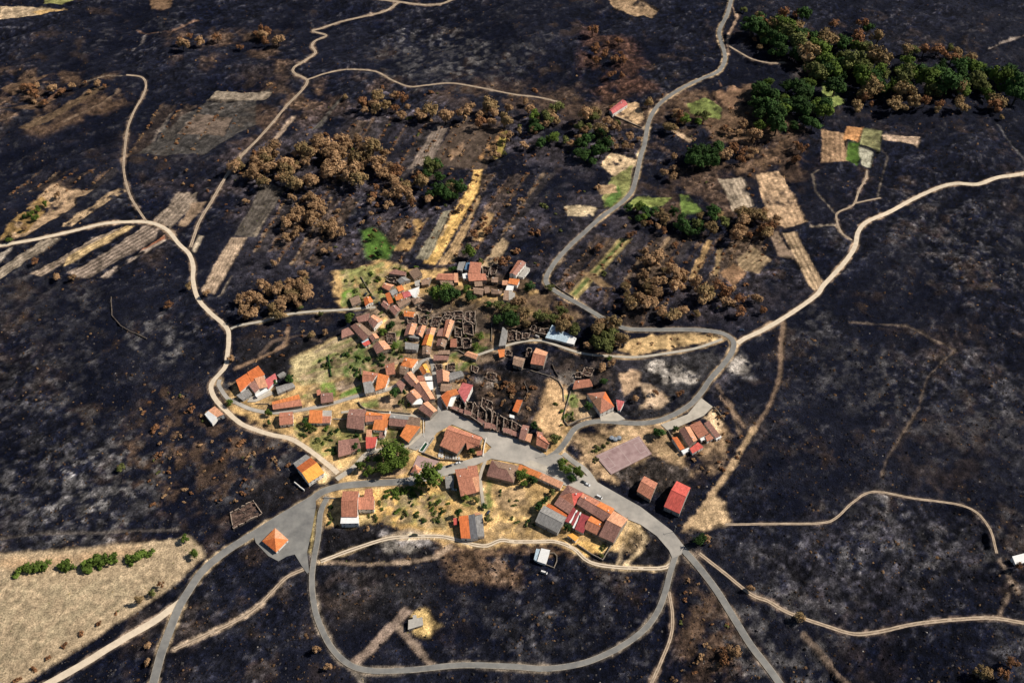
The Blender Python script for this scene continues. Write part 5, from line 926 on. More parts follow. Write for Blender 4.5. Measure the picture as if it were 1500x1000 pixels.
car('U2',(638,582),-5,(.55,.62,.62),'pale silver car beside the grey shed below the street'); car('U2',(232,490),20,(.10,.16,.28),'blue car in the shade of the big round tree')
car('T3',(268,538),70,(.02,.03,.045),'black car parked above the little orange roofed house'); car('T3',(352,575),-25,(.03,.035,.04),'dark grey car right of the little orange roofed house')
car('U5',(440,500),-30,(.06,.08,.11),'dark grey car in the shaded yard of the brown tiled house'); car('T3',(420,640),-60,(.03,.04,.05),'black car in the shaded alley of the old quarter')
car('U7',(1178,748),-20,(.72,.70,.68),'white van left below the animal pen',True); car('U2',(1015,835),70,(.04,.05,.08),'dark car beside the striped farmhouse garden')
car((375,750,4.0),(930,138),5,(.025,.035,.025),'dark green pickup on the pale track below the dry garden',True)
for k, (x_, y_, l) in enumerate([(270,470,'left'),(308,485,'middle'),(350,470,'right')]):
    c = W(*px('U4', [(x_, y_)])[0]); r_ = empty('storage_tank', (c.x, c.y, 0), '%s of three blue grey tanks beside the sports court' % l, 'tank', 'tanks beside the sports court')
    mb = MB(); mb.tube((0,0,-.1),(0,0,2.0),1.9,1.9,14); mb.obj('shell', mat('blue_grey_plastic', (.10,.14,.18), var=.2), r_); mb = MB(); mb.tube((0,0,2.0),(0,0,2.35),1.75,.4,14); mb.obj('lid', mat('pale_lid', (.25,.28,.32), var=.2), r_)
# ------------------------------------------------------------------ TREES
def crown_mesh(name, seed, m, lobes, n, leaf, flat=.78, gap=0.0, core=.55):
    rs = np.random.RandomState(seed); Lc = []; 
    for i in range(lobes):
        a = rs.rand() * 6.283; r = rs.rand() ** .5 * .74; z = rs.uniform(-.5, .5) * (1 - .4 * r); Lc.append((math.cos(a) * r, math.sin(a) * r * rs.uniform(.7, 1), z * flat, rs.uniform(.24, .46)))
    Lc.append((0, 0, .35 * flat, .5)); Lc = np.array(Lc)
    k = rs.randint(0, len(Lc), n); d = rs.normal(size=(n, 3)); d /= np.linalg.norm(d, axis=1)[:, None]
    p = Lc[k, :3] + d * Lc[k, 3][:, None] * (rs.rand(n) ** .35)[:, None] * np.array([1, 1, flat]) * rs.uniform(.85, 1.15, n)[:, None]
    nr = d * 1.25 + rs.normal(size=(n, 3)) * .42 + np.array([0, 0, .45]); nr /= np.linalg.norm(nr, axis=1)[:, None]
    u = np.cross(nr, rs.normal(size=(n, 3))); u /= np.linalg.norm(u, axis=1)[:, None]; v = np.cross(nr, u); s = (leaf * rs.uniform(.6, 1.4, n))[:, None]
    q = np.stack([p - u * s - v * s * .7, p + u * s - v * s * .5, p + u * s * .8 + v * s, p - u * s * .6 + v * s * .8], 1).reshape(-1, 3)
    V_ = [tuple(a) for a in q]; F_ = [[4 * i, 4 * i + 1, 4 * i + 2, 4 * i + 3] for i in range(n)]
    if core:
        bm = bmesh.new()
        for c in Lc[::2]:
            g_ = bmesh.ops.create_icosphere(bm, subdivisions=1, radius=c[3] * core)
            for vv in g_['verts']: vv.co = vv.co * rs.uniform(.75, 1.15) + Vector((c[0], c[1], c[2]))
        b0 = len(V_); V_ += [tuple(vv.co) for vv in bm.verts]; bm.verts.index_update(); F_ += [[b0 + vv.index for vv in f.verts] for f in bm.faces]; bm.free()
    me = bpy.data.meshes.new(name); me.from_pydata(V_, [], F_); me.materials.append(m); me.update(); return me
def trunk_mesh(name, seed, m):
    rr = random.Random(seed); mb = MB(); mb.tube((0,0,-.25),(.02,.02,.55),.085,.06,7); mb.tube((.02,.02,.55),(.05,0,1.15),.06,.03,6)
    for k in range(4):
        a = rr.random() * 6.28; z = rr.uniform(.45, .75); mb.tube((.02,.02,z),(math.cos(a)*.5, math.sin(a)*.5, z+rr.uniform(.3,.6)),.035,.012,5)
    me = bpy.data.meshes.new(name); me.from_pydata([tuple(v) for v in mb.v], [], mb.f); me.materials.append(m); me.update(); return me
KIND = {}
for kn, m, bk, kw in [('scorched', M_brownleaf, M_charbark, dict(lobes=9, n=1000, leaf=.062, core=.5)), ('half', M_ochreleaf, M_bark, dict(lobes=9, n=1000, leaf=.062)), ('rust', M_rustleaf, M_charbark, dict(lobes=7, n=620, leaf=.062, core=.3)), ('green', M_greenleaf, M_bark, dict(lobes=11, n=1250, leaf=.06)), ('dark', M_darkleaf, M_bark, dict(lobes=10, n=1150, leaf=.062)), ('olive', M_oliveleaf, M_bark, dict(lobes=10, n=1050, leaf=.062))]:
    KIND[kn] = [(crown_mesh('crown_' + kn, 100 * i + len(kn) * 7, m, **kw), trunk_mesh('trunk_' + kn, i, bk)) for i in range(5)]
NT = dict(n=0)
def tree(px_, py_, r, kind, label, group=None, name='tree', shape=1.0, w_=None):
    c = w_ or W(px_, py_, r * .75); z = GZ(c.x, c.y); rr = random.Random(int(c.x * 91 + c.y * 57)); NT['n'] += 1
    cm, tm = rr.choice(KIND[kind]); o = empty('scorched_tree' if kind in ('scorched', 'half', 'rust') else 'green_tree', (c.x, c.y, z), label, 'scorched tree' if kind in ('scorched', 'half', 'rust') else 'tree', group, rz=rr.random() * 6.28); 
    r = r if w_ else r * 1.2
    sx, sy, sz = r * rr.uniform(.85, 1.12), r * rr.uniform(.85, 1.12), r * rr.uniform(.9, 1.25) * shape
    t = bpy.data.objects.new('trunk', tm); C.objects.link(t); t.parent = o; t.scale = (sx, sy, sz)
    k = bpy.data.objects.new('crown', cm); C.objects.link(k); k.parent = o; k.location.z = .95 * sz; k.scale = (sx, sy, sz)
    return o
def shrub_mesh(name, seed, m, n=220): return crown_mesh(name, seed, m, 5, n, .12, flat=.62, core=.55)
SH = {k: [shrub_mesh('shrub_' + k, 7 + i, m) for i in range(4)] for k, m in (('scorched', M_brownleaf), ('green', M_greenleaf), ('dark', M_darkleaf), ('olive', M_oliveleaf), ('rust', M_rustleaf))}
def shrub(px_, py_, r, kind, label, group, w_=None):
    c = w_ or W(px_, py_, r * .4); z = GZ(c.x, c.y); rr = random.Random(int(c.x * 91 + c.y * 57)); o = bpy.data.objects.new('shrub', rr.choice(SH[kind])); C.objects.link(o)
    o.location = (c.x, c.y, z + r * .32); o.rotation_euler.z = rr.random() * 6.28; o.scale = (r * rr.uniform(.8, 1.15), r * rr.uniform(.8, 1.15), r * rr.uniform(.8, 1.1)); return tag(o, label, 'shrub', group)
def inpoly(p, poly):
    r = False
    for k in range(len(poly)):
        a, b = poly[k], poly[(k + 1) % len(poly)]
        if (a[1] > p[1]) != (b[1] > p[1]) and p[0] < (b[0] - a[0]) * (p[1] - a[1]) / (b[1] - a[1]) + a[0]: r = not r
    return r
def clear(c, m=1.5):
    i = min(max(np.searchsorted(gx, c.x) - 1, 0), nx - 2); j = min(max(np.searchsorted(gy, c.y) - 1, 0), ny - 2)
    if ROAD[i, j] > .35: return False
    for f in FOOT:
        if abs(f[0][0] - c.x) < 40 and abs(f[0][1] - c.y) < 40 and inpoly((c.x, c.y), f): return False
    return True
FAR = {True: [], False: []}
def cluster(poly, n, r0, r1, kinds, label, group, fn=tree, h=.75, sp=1.15, far=False):
    rr = random.Random(int(poly[0][0] * 3 + poly[0][1])); x0, x1 = min(p[0] for p in poly), max(p[0] for p in poly); y0, y1 = min(p[1] for p in poly), max(p[1] for p in poly); out = []; tries = 0
    while len(out) < n and tries < n * 60:
        tries += 1; p = (rr.uniform(x0, x1), rr.uniform(y0, y1))
        if not inpoly(p, poly): continue
        r = rr.uniform(r0, r1) * (1.9 * rr.choice((.7, .9, 1.05, 1.2)) if fn is tree else 1.25); c = W(p[0], p[1], r * h)
        if any((c.x - o.x) ** 2 + (c.y - o.y) ** 2 < ((r + q) * sp * .34) ** 2 for o, q, *_ in out) or not clear(c): continue
        out.append((c, r, rr.choice(kinds), p))
    word = {'scorched': 'brown scorched', 'half': 'half scorched', 'rust': 'rust brown', 'green': 'green', 'dark': 'dark green', 'olive': 'olive green'}
    out.sort(key=lambda o: o[3][0])
    if far: FAR[fn is tree] += [(c, r, kd) for c, r, kd, _ in out]; return
    bykind = {}
    for o in out: bykind.setdefault(o[2], []).append(o)
    for kd, L_ in bykind.items():
        for i, (c, r, _, p) in enumerate(L_):
            typ = 'tree' if fn is tree else 'shrub'
            if len(L_) == 1: lb = 'the only %s %s %s' % (word[kd], typ, label)
            elif len(L_) <= 15: lb = '%s %s %s from left %s' % (od[i], word[kd], typ, label)
            else: lb = '%s %s %s' % (word[kd], typ, label)
            fn(0, 0, r, kd, lb, group, w_=c)
G = 'dark', 'dark', 'green'
CL = cluster
# scorched groves
CL([(342,228),(400,212),(480,202),(520,202),(568,222),(572,252),(530,268),(450,272),(380,270),(345,262)],66,3.8,6,['scorched','scorched','half'],'in the big western grove','trees of the big western grove',sp=.95)
CL([(455,275),(480,290),(445,345),(415,358),(395,355),(430,318)],15,3,4.4,['scorched'],'in the slanting line below the western grove','slanting line of scorched trees',sp=1)
CL([(470,322),(505,325),(502,345),(465,342)],5,3.4,4.6,['scorched'],'in the small clump east of the slanting line','small scorched clump')
CL([(350,440),(385,418),(448,402),(452,440),(410,465),(352,462)],30,3.2,4.6,['scorched','scorched','scorched','half'],'in the grove above the concrete lane','grove above the concrete lane',sp=1)
CL([(500,132),(560,138),(640,150),(700,152),(770,160),(750,180),(690,182),(620,170),(540,168),(505,150)],26,3.2,5,['scorched','rust','scorched','half'],'along the far brown thicket','far brown thicket',far=True)
CL([(560,245),(600,250),(640,262),(700,295),(680,312),(600,302),(560,275)],17,3.4,4.8,['scorched','rust','half'],'round the dark green clump above the straw field','trees round the dark green clump',sp=1)
CL([(755,150),(800,145),(860,160),(905,182),(895,205),(830,212),(780,195)],24,3.6,5.4,['scorched','scorched','half','olive'],'in the wood left of the lone pink roofed house','wood near the pink roofed house',sp=1)
CL([(920,400),(960,368),(985,385),(1010,400),(1038,432),(1020,462),(960,464),(912,448)],28,3.8,5.2,['scorched','scorched','half'],'in the grove right of the striped green field','grove right of the striped field',sp=1)
CL([(1062,312),(1110,302),(1138,325),(1120,358),(1078,350)],16,3.4,5,['rust','scorched','half'],'in the copse left of the ploughed strip','copse left of the ploughed strip',sp=1)
CL([(870,474),(918,472),(916,508),(866,506)],10,4,5.4,['half','olive','scorched'],'in the stand over the hidden road','stand over the hidden road',sp=1)
CL([(758,442),(830,452),(850,488),(800,478),(742,472)],14,3.2,4.6,['scorched','half','olive'],'behind the pale blue roofed shed','trees behind the blue roofed shed',sp=1)
CL([(862,45),(912,60),(935,100),(905,125),(868,92)],14,2.4,3.6,['rust'],'on the far slope above the pink roofed house','far slope scrub trees',far=True,sp=1.3)
CL([(1095,20),(1200,22),(1290,45),(1290,70),(1150,55),(1100,40)],20,4,5.5,['rust','half','dark'],'along the top edge of the dark wood','top edge of the dark wood',far=True,sp=1)
CL([(1230,145),(1400,140),(1480,150),(1480,175),(1380,165),(1250,160)],18,3.6,5,['rust','rust','half'],'along the lower edge of the dark wood','lower edge of the dark wood',far=True,sp=1)
CL([(1300,60),(1400,70),(1450,100),(1380,90),(1310,80)],12,3.6,5,['rust','half','olive'],'in the gap right of the dark wood','gap beside the dark wood',far=True,sp=1.05)
CL([(250,62),(300,50),(375,44),(420,40),(425,60),(380,68),(260,72)],12,3,4.5,['rust','scorched'],'on the far left ridge','far left ridge trees',far=True)
CL([(0,140),(60,115),(140,118),(160,125),(100,145),(20,160)],14,2.2,3.4,['rust','scorched'],'on the far left terraces','far left terrace trees',far=True,sp=1.2)
CL([(985,225),(1000,255),(990,275),(965,262)],4,3.8,5,['scorched'],'right of the valley road below the dark clump','scorched trees right of the valley road')
CL([(1060,160),(1110,195),(1115,235),(1065,240),(1055,190)],12,3.6,4.8,['rust','scorched'],'right of the dark green clump in the valley','valley scorched trees',far=True)
CL([(945,140),(985,150),(1010,180),(985,195),(955,175)],8,3,4.2,['rust','scorched','half'],'beside the valley road bend above the drive','trees by the road bend')
CL([(860,205),(935,200),(935,222),(900,215)],6,3,4,['scorched'],'between sandy patch and wood','trees by the sandy patch')
CL([(1050,425),(1110,425),(1118,455),(1060,460)],7,3.2,4.4,['rust','scorched'],'above the dirt road near the outer bend','trees above the outer bend')
CL([(690,330),(750,325),(760,400),(700,390)],6,2.4,3.4,['rust'],'in the burnt strip left of the valley road','burnt strip trees',far=True,sp=1.6)
# green woods
CL([(1100,130),(1150,108),(1180,120),(1222,150),(1195,185),(1110,192),(1096,160)],32,4.4,6.2,['dark','dark','green'],'in the green wood left of the meadow','green wood left of the meadow',sp=.95)
CL([(1100,40),(1200,45),(1290,72),(1350,100),(1400,92),(1500,110),(1510,150),(1400,145),(1300,138),(1250,145),(1195,112),(1130,85)],86,5.6,8,['dark','dark','green','olive','half'],'in the big dark wood at the top right','big dark wood',sp=.9)
CL([(782,150),(800,168),(812,205),(790,212),(775,185)],6,3.6,5,['dark','green'],'on the left side of the scorched wood','green trees in the scorched wood')
CL([(842,200),(882,196),(892,218),(870,242),(843,236)],10,4.2,5.4,['dark'],'in the dense clump left of the sandy patch','dense clump by the sandy patch',sp=.9)
CL([(616,238),(652,240),(690,250),(692,285),(660,292),(615,282),(600,268)],12,4,5.4,['dark','dark','olive'],'in the clump above the straw field','green clump above the straw field',sp=.95)
CL([(1010,225),(1052,215),(1057,252),(1018,258)],9,4.4,5.6,['dark'],'in the clump right of the valley road','clump right of the valley road',sp=.95)
CL([(985,312),(1060,302),(1072,332),(1022,348),(988,332)],12,3.8,5,['olive','dark','half'],'in the mixed copse below the vegetable plot','mixed copse',sp=.95)
CL([(918,302),(972,305),(966,320),(925,320)],6,3.2,4.2,['green','dark'],'below the green verge of the valley road','trees under the green verge')
CL([(630,420),(685,418),(695,438),(640,440),(626,434)],8,3.6,4.4,['dark','green'],'above the ruined block','green trees above the ruins',sp=.95)
CL([(706,432),(760,442),(760,470),(722,472)],10,3.2,4.4,['dark','olive'],'in the dark grove behind the long grey hall','dark grove behind the hall',sp=.95)
CL([(562,668),(575,658),(602,662),(603,692),(585,698),(562,692)],8,3.4,4.6,['green'],'in the orchard beside the lower junction','orchard beside the junction',sp=.95)
CL([(525,665),(560,660),(562,696),(528,698)],7,1.8,2.8,['green'],'in the young orchard by the lane','young orchard by the lane',sp=1.5)
CL([(995,165),(1035,170),(1030,190),(1000,188)],5,3.2,4.2,['olive','green'],'below the small green meadow','trees below the green meadow')
T = tree
for a in [
 (630,700,10.2,'green','big round green tree between the main street and the grey shed'),(617,710,4.6,'green','smaller green tree leaning on the big round one'),(643,685,4,'green','green tree at the corner of the pink paving'),
 (583,682,5.2,'green','tallest green tree of the orchard by the junction'),(765,698,5,'green','green tree below the orange street range'),(779,704,3.6,'dark','small dark tree beside the orange street range'),(768,710,3,'green','small tree tucked under the street range trees'),
 (822,682,4.6,'green','upper tree of the leafy triangle'),(832,690,4.2,'green','middle tree of the leafy triangle'),(846,693,4.8,'green','lower right tree of the leafy triangle'),(837,700,3.4,'dark','dark tree at the foot of the leafy triangle'),
 (790,742,4,'dark','dark tree at the corner of the grey farm barn'),(799,734,3.2,'dark','dark tree behind the grey farm barn'),(809,722,3,'olive','thin tree at the farm corner'),(832,774,3,'dark','round tree in the farm yard'),
 (966,635,5.4,'dark','round dark tree between court and pale yard'),(990,629,2.8,'dark','small tree at the top of the lower right farm'),(1024,792,5,'dark','round dark tree at the road fork'),(1037,790,3.6,'scorched','orange brown tree right of the road fork'),
 (714,762,3.8,'olive','tree hugging the right side of the striped farmhouse'),(672,752,4.2,'dark','dark tree above the tiny red shed'),(697,733,3,'olive','olive tree below the peach corner wing'),(682,729,2.6,'green','bushy tree below the brown roofed house'),(710,741,2.6,'dark','tree at the end of the short lane'),
 (511,467,5,'green','round green tree at the end of the concrete lane'),(397,464,3.4,'half','half green tree beside the concrete lane'),(688,372,6.2,'green','big bright tree above the terracotta roofed house'),(663,395,3.6,'dark','dark tree beside the grey lean-to'),
 (176,686,3.4,'olive','lone green tree on the burnt western slope'),(522,656,3.8,'dark','round dark tree beside the twin barn'),(692,663,3.6,'dark','dark cypress-like tree at the churchyard end'),(774,422,5.4,'dark','big tree right of the orange roofed house by the road'),(806,422,4,'olive','tree at the inside of the valley road bend'),
 (337,590,3.4,'green','round tree between dirt track and lane'),(425,556,4,'dark','dark tree behind the long grey shed'),(403,560,2.4,'dark','small tree beside the red roofed wing'),(393,606,3.2,'green','tree below the lane opposite the orange house'),(394,619,2.4,'dark','small tree left of the white gabled cottage'),
 (447,616,3.2,'dark','tree left of the bright orange roofed house'),(452,624,3,'green','second tree left of the bright orange roofed house'),(520,622,2.6,'green','tree beside the brown barn house'),(579,578,4.6,'dark','big dark tree below the central lane'),(587,590,3,'olive','olive tree in the terraced garden'),
 (560,524,4.2,'dark','dark tree left of the central lane junction'),(578,508,4.2,'green','green tree above the central lane junction'),(560,487,4.2,'green','green tree right of the white gabled end wall'),(573,480,4.8,'dark','dark tree in the old quarter yard'),(587,514,3,'olive','small tree by the grey sheet roofed house'),
 (704,493,4,'green','bright green tree right of the ruined block'),(697,508,3.4,'green','lower green tree right of the ruined block'),(783,624,3.4,'dark','dark round tree behind the burnt row end'),(815,645,4.6,'olive','olive tree before the road bend'),(790,632,2.6,'olive','small tree beside the last brown roof'),
 (862,596,3.6,'dark','dark tree in the shade of the hipped house'),(883,560,4.2,'dark','dark tree between cottage and hipped house'),(882,538,4,'scorched','brown tree above the dark tree in the burnt core'),(897,535,4,'scorched','brown tree by the concrete lane east of the cottage'),(893,525,2.6,'green','small green tree by the concrete lane'),
 (866,580,2.4,'olive','bush-like tree at the plot corner'),(930,585,3.6,'scorched','brown tree in the sandy yard right of the garage'),(960,575,3.4,'rust','dark brown tree in the burnt terraces'),(995,578,4,'rust','brown tree on the inner side of the road bend'),
 (271,789,3.6,'green','green tree at the top corner of the fallow field'),(286,811,3.6,'green','green tree at the right corner of the fallow field'),
 (203,880,4.2,'half','brown and green tree on the fallow field edge'),(237,857,3.2,'rust','brown tree high on the fallow field edge'),(224,870,2.6,'olive','small tree between the two field edge trees'),
 (83,405,4,'scorched','brown tree at the foot of the left strips'),(107,408,3.4,'scorched','brown tree right of it at the foot of the strips'),(52,385,3.4,'rust','dark brown tree among the left strips'),(360,296,3.4,'scorched','round brown tree alone on the dark field'),(302,432,3.6,'scorched','brown tree over the dirt track'),
 (278,420,4,'half','half green tree left of the dirt track'),(247,448,4.4,'rust','round rust brown tree left of the dirt track'),(402,388,3.8,'scorched','lone round brown tree below the slanting line'),(475,368,3.4,'scorched','brown tree of a pair on the burnt field'),(484,367,3.2,'scorched','right brown tree of a pair on the burnt field'),
 (531,327,3,'scorched','lone brown tree above the green garden'),(543,315,3,'scorched','second lone brown tree above the green garden'),(473,393,2.4,'rust','tiny brown tree above the village'),(338,525,3.4,'scorched','brown tree shading the dirt track'),(455,492,3.6,'half','brown green tree below the concrete lane'),
 (470,462,2.6,'olive','small tree right beside the concrete lane'),(477,488,3,'scorched','brown tree above the terraced garden'),(440,452,2.8,'olive','tree at the left end of the concrete lane'),(1352,618,1.8,'rust','small brown tree beside the thin burnt track'),(1172,904,4,'half','ochre tree over the lower right track'),
 (1075,957,6,'scorched','big brown tree casting a black shadow lower right'),(1060,965,4.4,'rust','dark tree left of the big brown one'),(1440,985,6,'half','ochre tree at the lower right edge'),(1480,972,5,'rust','rust tree at the lower right corner'),(1465,992,5,'rust','lower rust tree at the right corner'),(1490,830,3.4,'rust','rust tree beside the small white building'),
 (1098,863,3,'scorched','brown tree on the lower right track'),(463,952,3.4,'scorched','brown tree left of the loop road'),(481,978,3,'scorched','lower brown tree left of the loop road'),(215,968,2.6,'scorched','brown tree between track and road'),(218,945,2.6,'scorched','second brown tree between track and road'),
 (860,508,3.6,'scorched','pale brown tree right of the blue roofed shed'),(545,348,3.4,'green','green tree in the walled green garden'),(555,372,4,'dark','dark tree at the foot of the green garden'),(900,478,3.6,'half','tree over the valley road'),
 (14,352,2.8,'green','green bush tree at the far left plot'),(45,315,3,'green','green tree in the left plot'),(56,307,3.4,'green','large green tree in the left plot'),(66,300,3.2,'green','upper green tree in the left plot'),(52,321,3.4,'green','lower green tree in the left plot'),(35,318,2.6,'dark','dark tree in the left plot'),(86,288,3.6,'scorched','brown tree at the top of the left plot'),
 (15,345,3,'half','ochre tree at the far left plot'),(35,336,3,'scorched','brown tree left of the left plot'),
 (1090,15,5,'olive','olive tree beside the top of the valley road'),(1105,60,4,'rust','brown tree right of the valley road'),(1112,72,4,'half','half brown tree right of the valley road'),
]: T(*a, name='tree')
CL([(415,290),(450,275),(480,300),(540,270),(600,300),(560,330),(500,345),(420,330)],14,2.2,3.4,['scorched','rust'],'on the burnt terraces below the western grove','terraces below the western grove',far=True,sp=1.8)
CL([(840,330),(980,330),(1010,370),(900,400)],8,2,3.2,['rust','scorched'],'round the striped green field','trees round the striped field',sp=1.8)
CL([(950,290),(1000,320),(1000,350),(940,340)],7,2.4,3.4,['rust','scorched','half'],'below the green verge plot','trees below the verge plot',sp=1.4)
CL([(700,180),(760,180),(780,240),(720,240)],7,2.6,3.6,['scorched','olive','half'],'beside the narrow green strip','trees beside the green strip',sp=1.4)
CL([(1130,250),(1180,200),(1200,240),(1150,270)],4,2.4,3.4,['rust'],'left of the walled plots','trees left of the walled plots',sp=1.6)
# hedge clumps on the fallow field
HG = [(26,836,3.4),(38,833,4),(48,829,3.8),(60,827,4.2),(90,829,3.4),(100,825,3.8),(127,828,4),(136,823,5.2),(150,824,4),(160,820,5),(189,819,3.8),(199,815,4.4),(210,813,2.8),(223,808,2.4)]
for i, (x_, y_, r) in enumerate(HG): shrub(x_, y_, r * 1.6, 'green', '%s from the left of the green bushes across the fallow field' % od[i], 'bushes on the fallow field')
for i, (x_, y_, r) in enumerate([(25,994,3),(49,978,3),(71,963,2.6),(95,944,3),(118,928,3),(144,912,2.6),(170,897,2)]): shrub(x_, y_, r, 'rust', '%s brown bush from the left down the edge of the fallow field' % od[i], 'brown bushes on the field edge')
# shrubs
CS = lambda *a, **k: cluster(*a, fn=shrub, h=.4, **k)
CS([(430,622),(520,628),(530,650),(490,665),(445,652)],22,1.6,2.8,['olive','green','dark'],'in the rough garden inside the dirt track','shrubs of the rough garden')
CS([(455,530),(530,500),(545,525),(480,560)],12,1.2,2.2,['olive','dark'],'in the terraced garden','shrubs of the terraced garden')
CS([(500,515),(540,525),(560,560),(520,555)],12,1.6,2.8,['green','dark'],'above the terracotta and orange house','shrubs above the terracotta and orange house')
CS([(552,722),(600,712),(660,720),(655,770),(600,765),(560,750)],34,1.5,2.8,['dark','green','olive'],'in the dry garden below the main road','shrubs of the dry garden')
CS([(560,708),(608,702),(606,722),(565,726)],12,2,3,['green'],'along the lower side of the main road','shrubs along the main road')
CS([(715,715),(770,725),(790,775),(725,775)],10,1.2,2,['olive','dark'],'on the dry lot below the mottled hall','shrubs on the dry lot')
CS([(500,400),(555,390),(560,440),(505,450)],14,1.5,2.6,['green','olive'],'in the gardens above the old quarter','shrubs above the old quarter')
CS([(880,640),(900,650),(890,690),(860,680)],7,1.4,2.4,['olive'],'in the ditch left of the sports court','ditch shrubs')
CS([(870,805),(885,795),(905,812),(880,815)],4,1.4,2.2,['green','olive'],'in the walled yard below the farm','yard shrubs')
CS([(560,440),(640,440),(740,500),(690,560),(600,600),(530,520)],26,1.4,2.6,['olive','green','dark'],'among the old quarter houses','old quarter shrubs',sp=1.3)
CS([(560,395),(600,385),(640,400),(600,410)],8,1.5,2.4,['olive','green'],'above the open fronted barn','shrubs above the barn')
CS([(800,580),(850,570),(850,620),(810,640)],10,1.2,2.2,['green','olive'],'in the walled plot and its hay ground','walled plot shrubs')
CS([(478,728),(486,728),(488,772),(476,772)],4,1.6,2.2,['olive','dark'],'left of the white two storey house','shrubs by the white house')
CS([(470,742),(464,790),(458,790),(462,745)],4,1,1.6,['olive'],'on the verge strip beside the apron','verge strip shrubs')
CS([(530,750),(560,745),(560,770),(535,775)],4,1.6,2.4,['olive','scorched'],'right of the white two storey house','shrubs right of the white house')
CS([(920,500),(1000,492),(1050,490),(1045,500),(960,515)],8,1,2,['scorched','rust'],'on the straw bank between the two roads','straw bank shrubs')
CS([(200,560),(340,600),(420,670),(430,720),(330,760),(220,740)],44,.9,2.2,['rust','scorched'],'on the burnt slope west of the village','burnt slope shrubs west',far=True,sp=1.4)
CS([(1010,580),(1070,590),(1100,640),(1060,700),(1010,700)],20,1,2.2,['rust','scorched'],'on the burnt bank right of the farm','burnt bank shrubs',sp=1.4)
CS([(390,470),(470,470),(480,500),(360,540),(340,500)],14,1,2,['rust','scorched'],'between the dirt track and the gardens','shrubs inside the fork')
CS([(560,150),(780,190),(760,380),(690,330),(560,300)],30,1.2,2.6,['rust','scorched'],'on the burnt fields of the valley','burnt field shrubs',far=True,sp=1.4)
CS([(800,450),(920,400),(1100,480),(920,470)],10,1.2,2.4,['rust'],'on the burnt plot above the valley road','plot shrubs',sp=1.4)
CS([(220,230),(330,215),(345,330),(260,300)],12,1.2,2.4,['rust','scorched'],'round the dark field beside the long track','dark field shrubs',sp=1.4)
CS([(1000,840),(1080,900),(1050,990),(990,980)],14,.9,1.8,['rust','scorched'],'on the burnt triangle below the road fork','burnt triangle shrubs',sp=1.4)
CS([(640,545),(780,555),(790,600),(700,590)],26,1.4,3.2,['rust','scorched'],'in the burnt core behind the ruins','burnt core shrubs',sp=1.3)
# trees and bushes of the far slopes, beyond the ones counted singly: one mass each
def mass(items, lib, name, label, cat, trunk):
    V_, F_, MI, mats, nb = [], [], [], [], 0
    for c, r, kd in items:
        rr = random.Random(int(c.x * 91 + c.y * 57)); z = GZ(c.x, c.y); ms = rr.choice(lib[kd]); ms = ms if trunk else (ms,); a = rr.random() * 6.28; ca, sa = math.cos(a), math.sin(a)
        sx, sz = r * rr.uniform(.85, 1.12), r * rr.uniform(.9, 1.25)
        for q, me_ in enumerate(ms):
            n = len(me_.vertices); co = np.empty(n * 3, np.float32); me_.vertices.foreach_get('co', co); co = co.reshape(-1, 3) * (sx, sx, sz if trunk else r)
            co[:, 2] += (.95 * sz if q == 0 else 0) if trunk else r * .32
            x_, y_ = co[:, 0] * ca - co[:, 1] * sa + c.x, co[:, 0] * sa + co[:, 1] * ca + c.y; V_.append(np.stack([x_, y_, co[:, 2] + z], 1))
            m_ = me_.materials[0]
            if m_ not in mats: mats.append(m_)
            for p in me_.polygons: F_.append([nb + v for v in p.vertices]); MI.append(mats.index(m_))
            nb += n
    me = bpy.data.meshes.new(name); me.from_pydata(np.concatenate(V_).tolist(), [], F_); [me.materials.append(m_) for m_ in mats]; me.polygons.foreach_set('material_index', MI); me.update()
    o = bpy.data.objects.new(name, me); C.objects.link(o); tag(o, label, cat, kind='stuff')
rh = random.Random(9)
for (a, b) in HEDGE:
    A, B = W(*a), W(*b); L_ = (B - A).length; t = rh.uniform(0, .2)
    while t < 1:
        c = lerp(A, B, t) + Vector((rh.uniform(-1.5, 1.5), rh.uniform(-1.5, 1.5), 0)); t += rh.uniform(2.5, 14) / L_
        if clear(c): FAR[False].append((c, rh.uniform(.9, 2.6), rh.choice(('scorched', 'rust', 'rust'))))
for q_, n_ in [([(340,120),(700,120),(900,150),(960,330),(780,420),(480,400),(330,300)],620),([(800,440),(960,330),(1180,420),(1060,480)],200),([(960,130),(1100,120),(1180,200),(1130,300),(1000,260)],200),([(1000,820),(1100,940),(1080,1000),(990,1000)],40),([(200,560),(340,600),(430,680),(400,740),(230,740)],90)]:
    k_ = 0
    while k_ < n_:
        p_ = (rh.uniform(min(a[0] for a in q_), max(a[0] for a in q_)), rh.uniform(min(a[1] for a in q_), max(a[1] for a in q_))); k_ += 1
        if inpoly(p_, q_):
            c = W(*p_); 
            i_ = np.searchsorted(gx, c.x) - 1; j_ = np.searchsorted(gy, c.y) - 1
            if clear(c) and BURN[i_, j_] > .5 and n_b[i_, j_] > .44: FAR[False].append((c, rh.uniform(.8, 2.4) * (1 + (rh.random() < .15)), rh.choice(('scorched', 'rust', 'rust', 'rust', 'scorched', 'rust', 'olive'))))
mass(FAR[True], KIND, 'far_woodland', 'scorched woodland of the far slopes and thickets', 'woodland', True)
mass(FAR[False], SH, 'burnt_undergrowth', 'scattered scorched bushes over the burnt slopes', 'undergrowth', False)
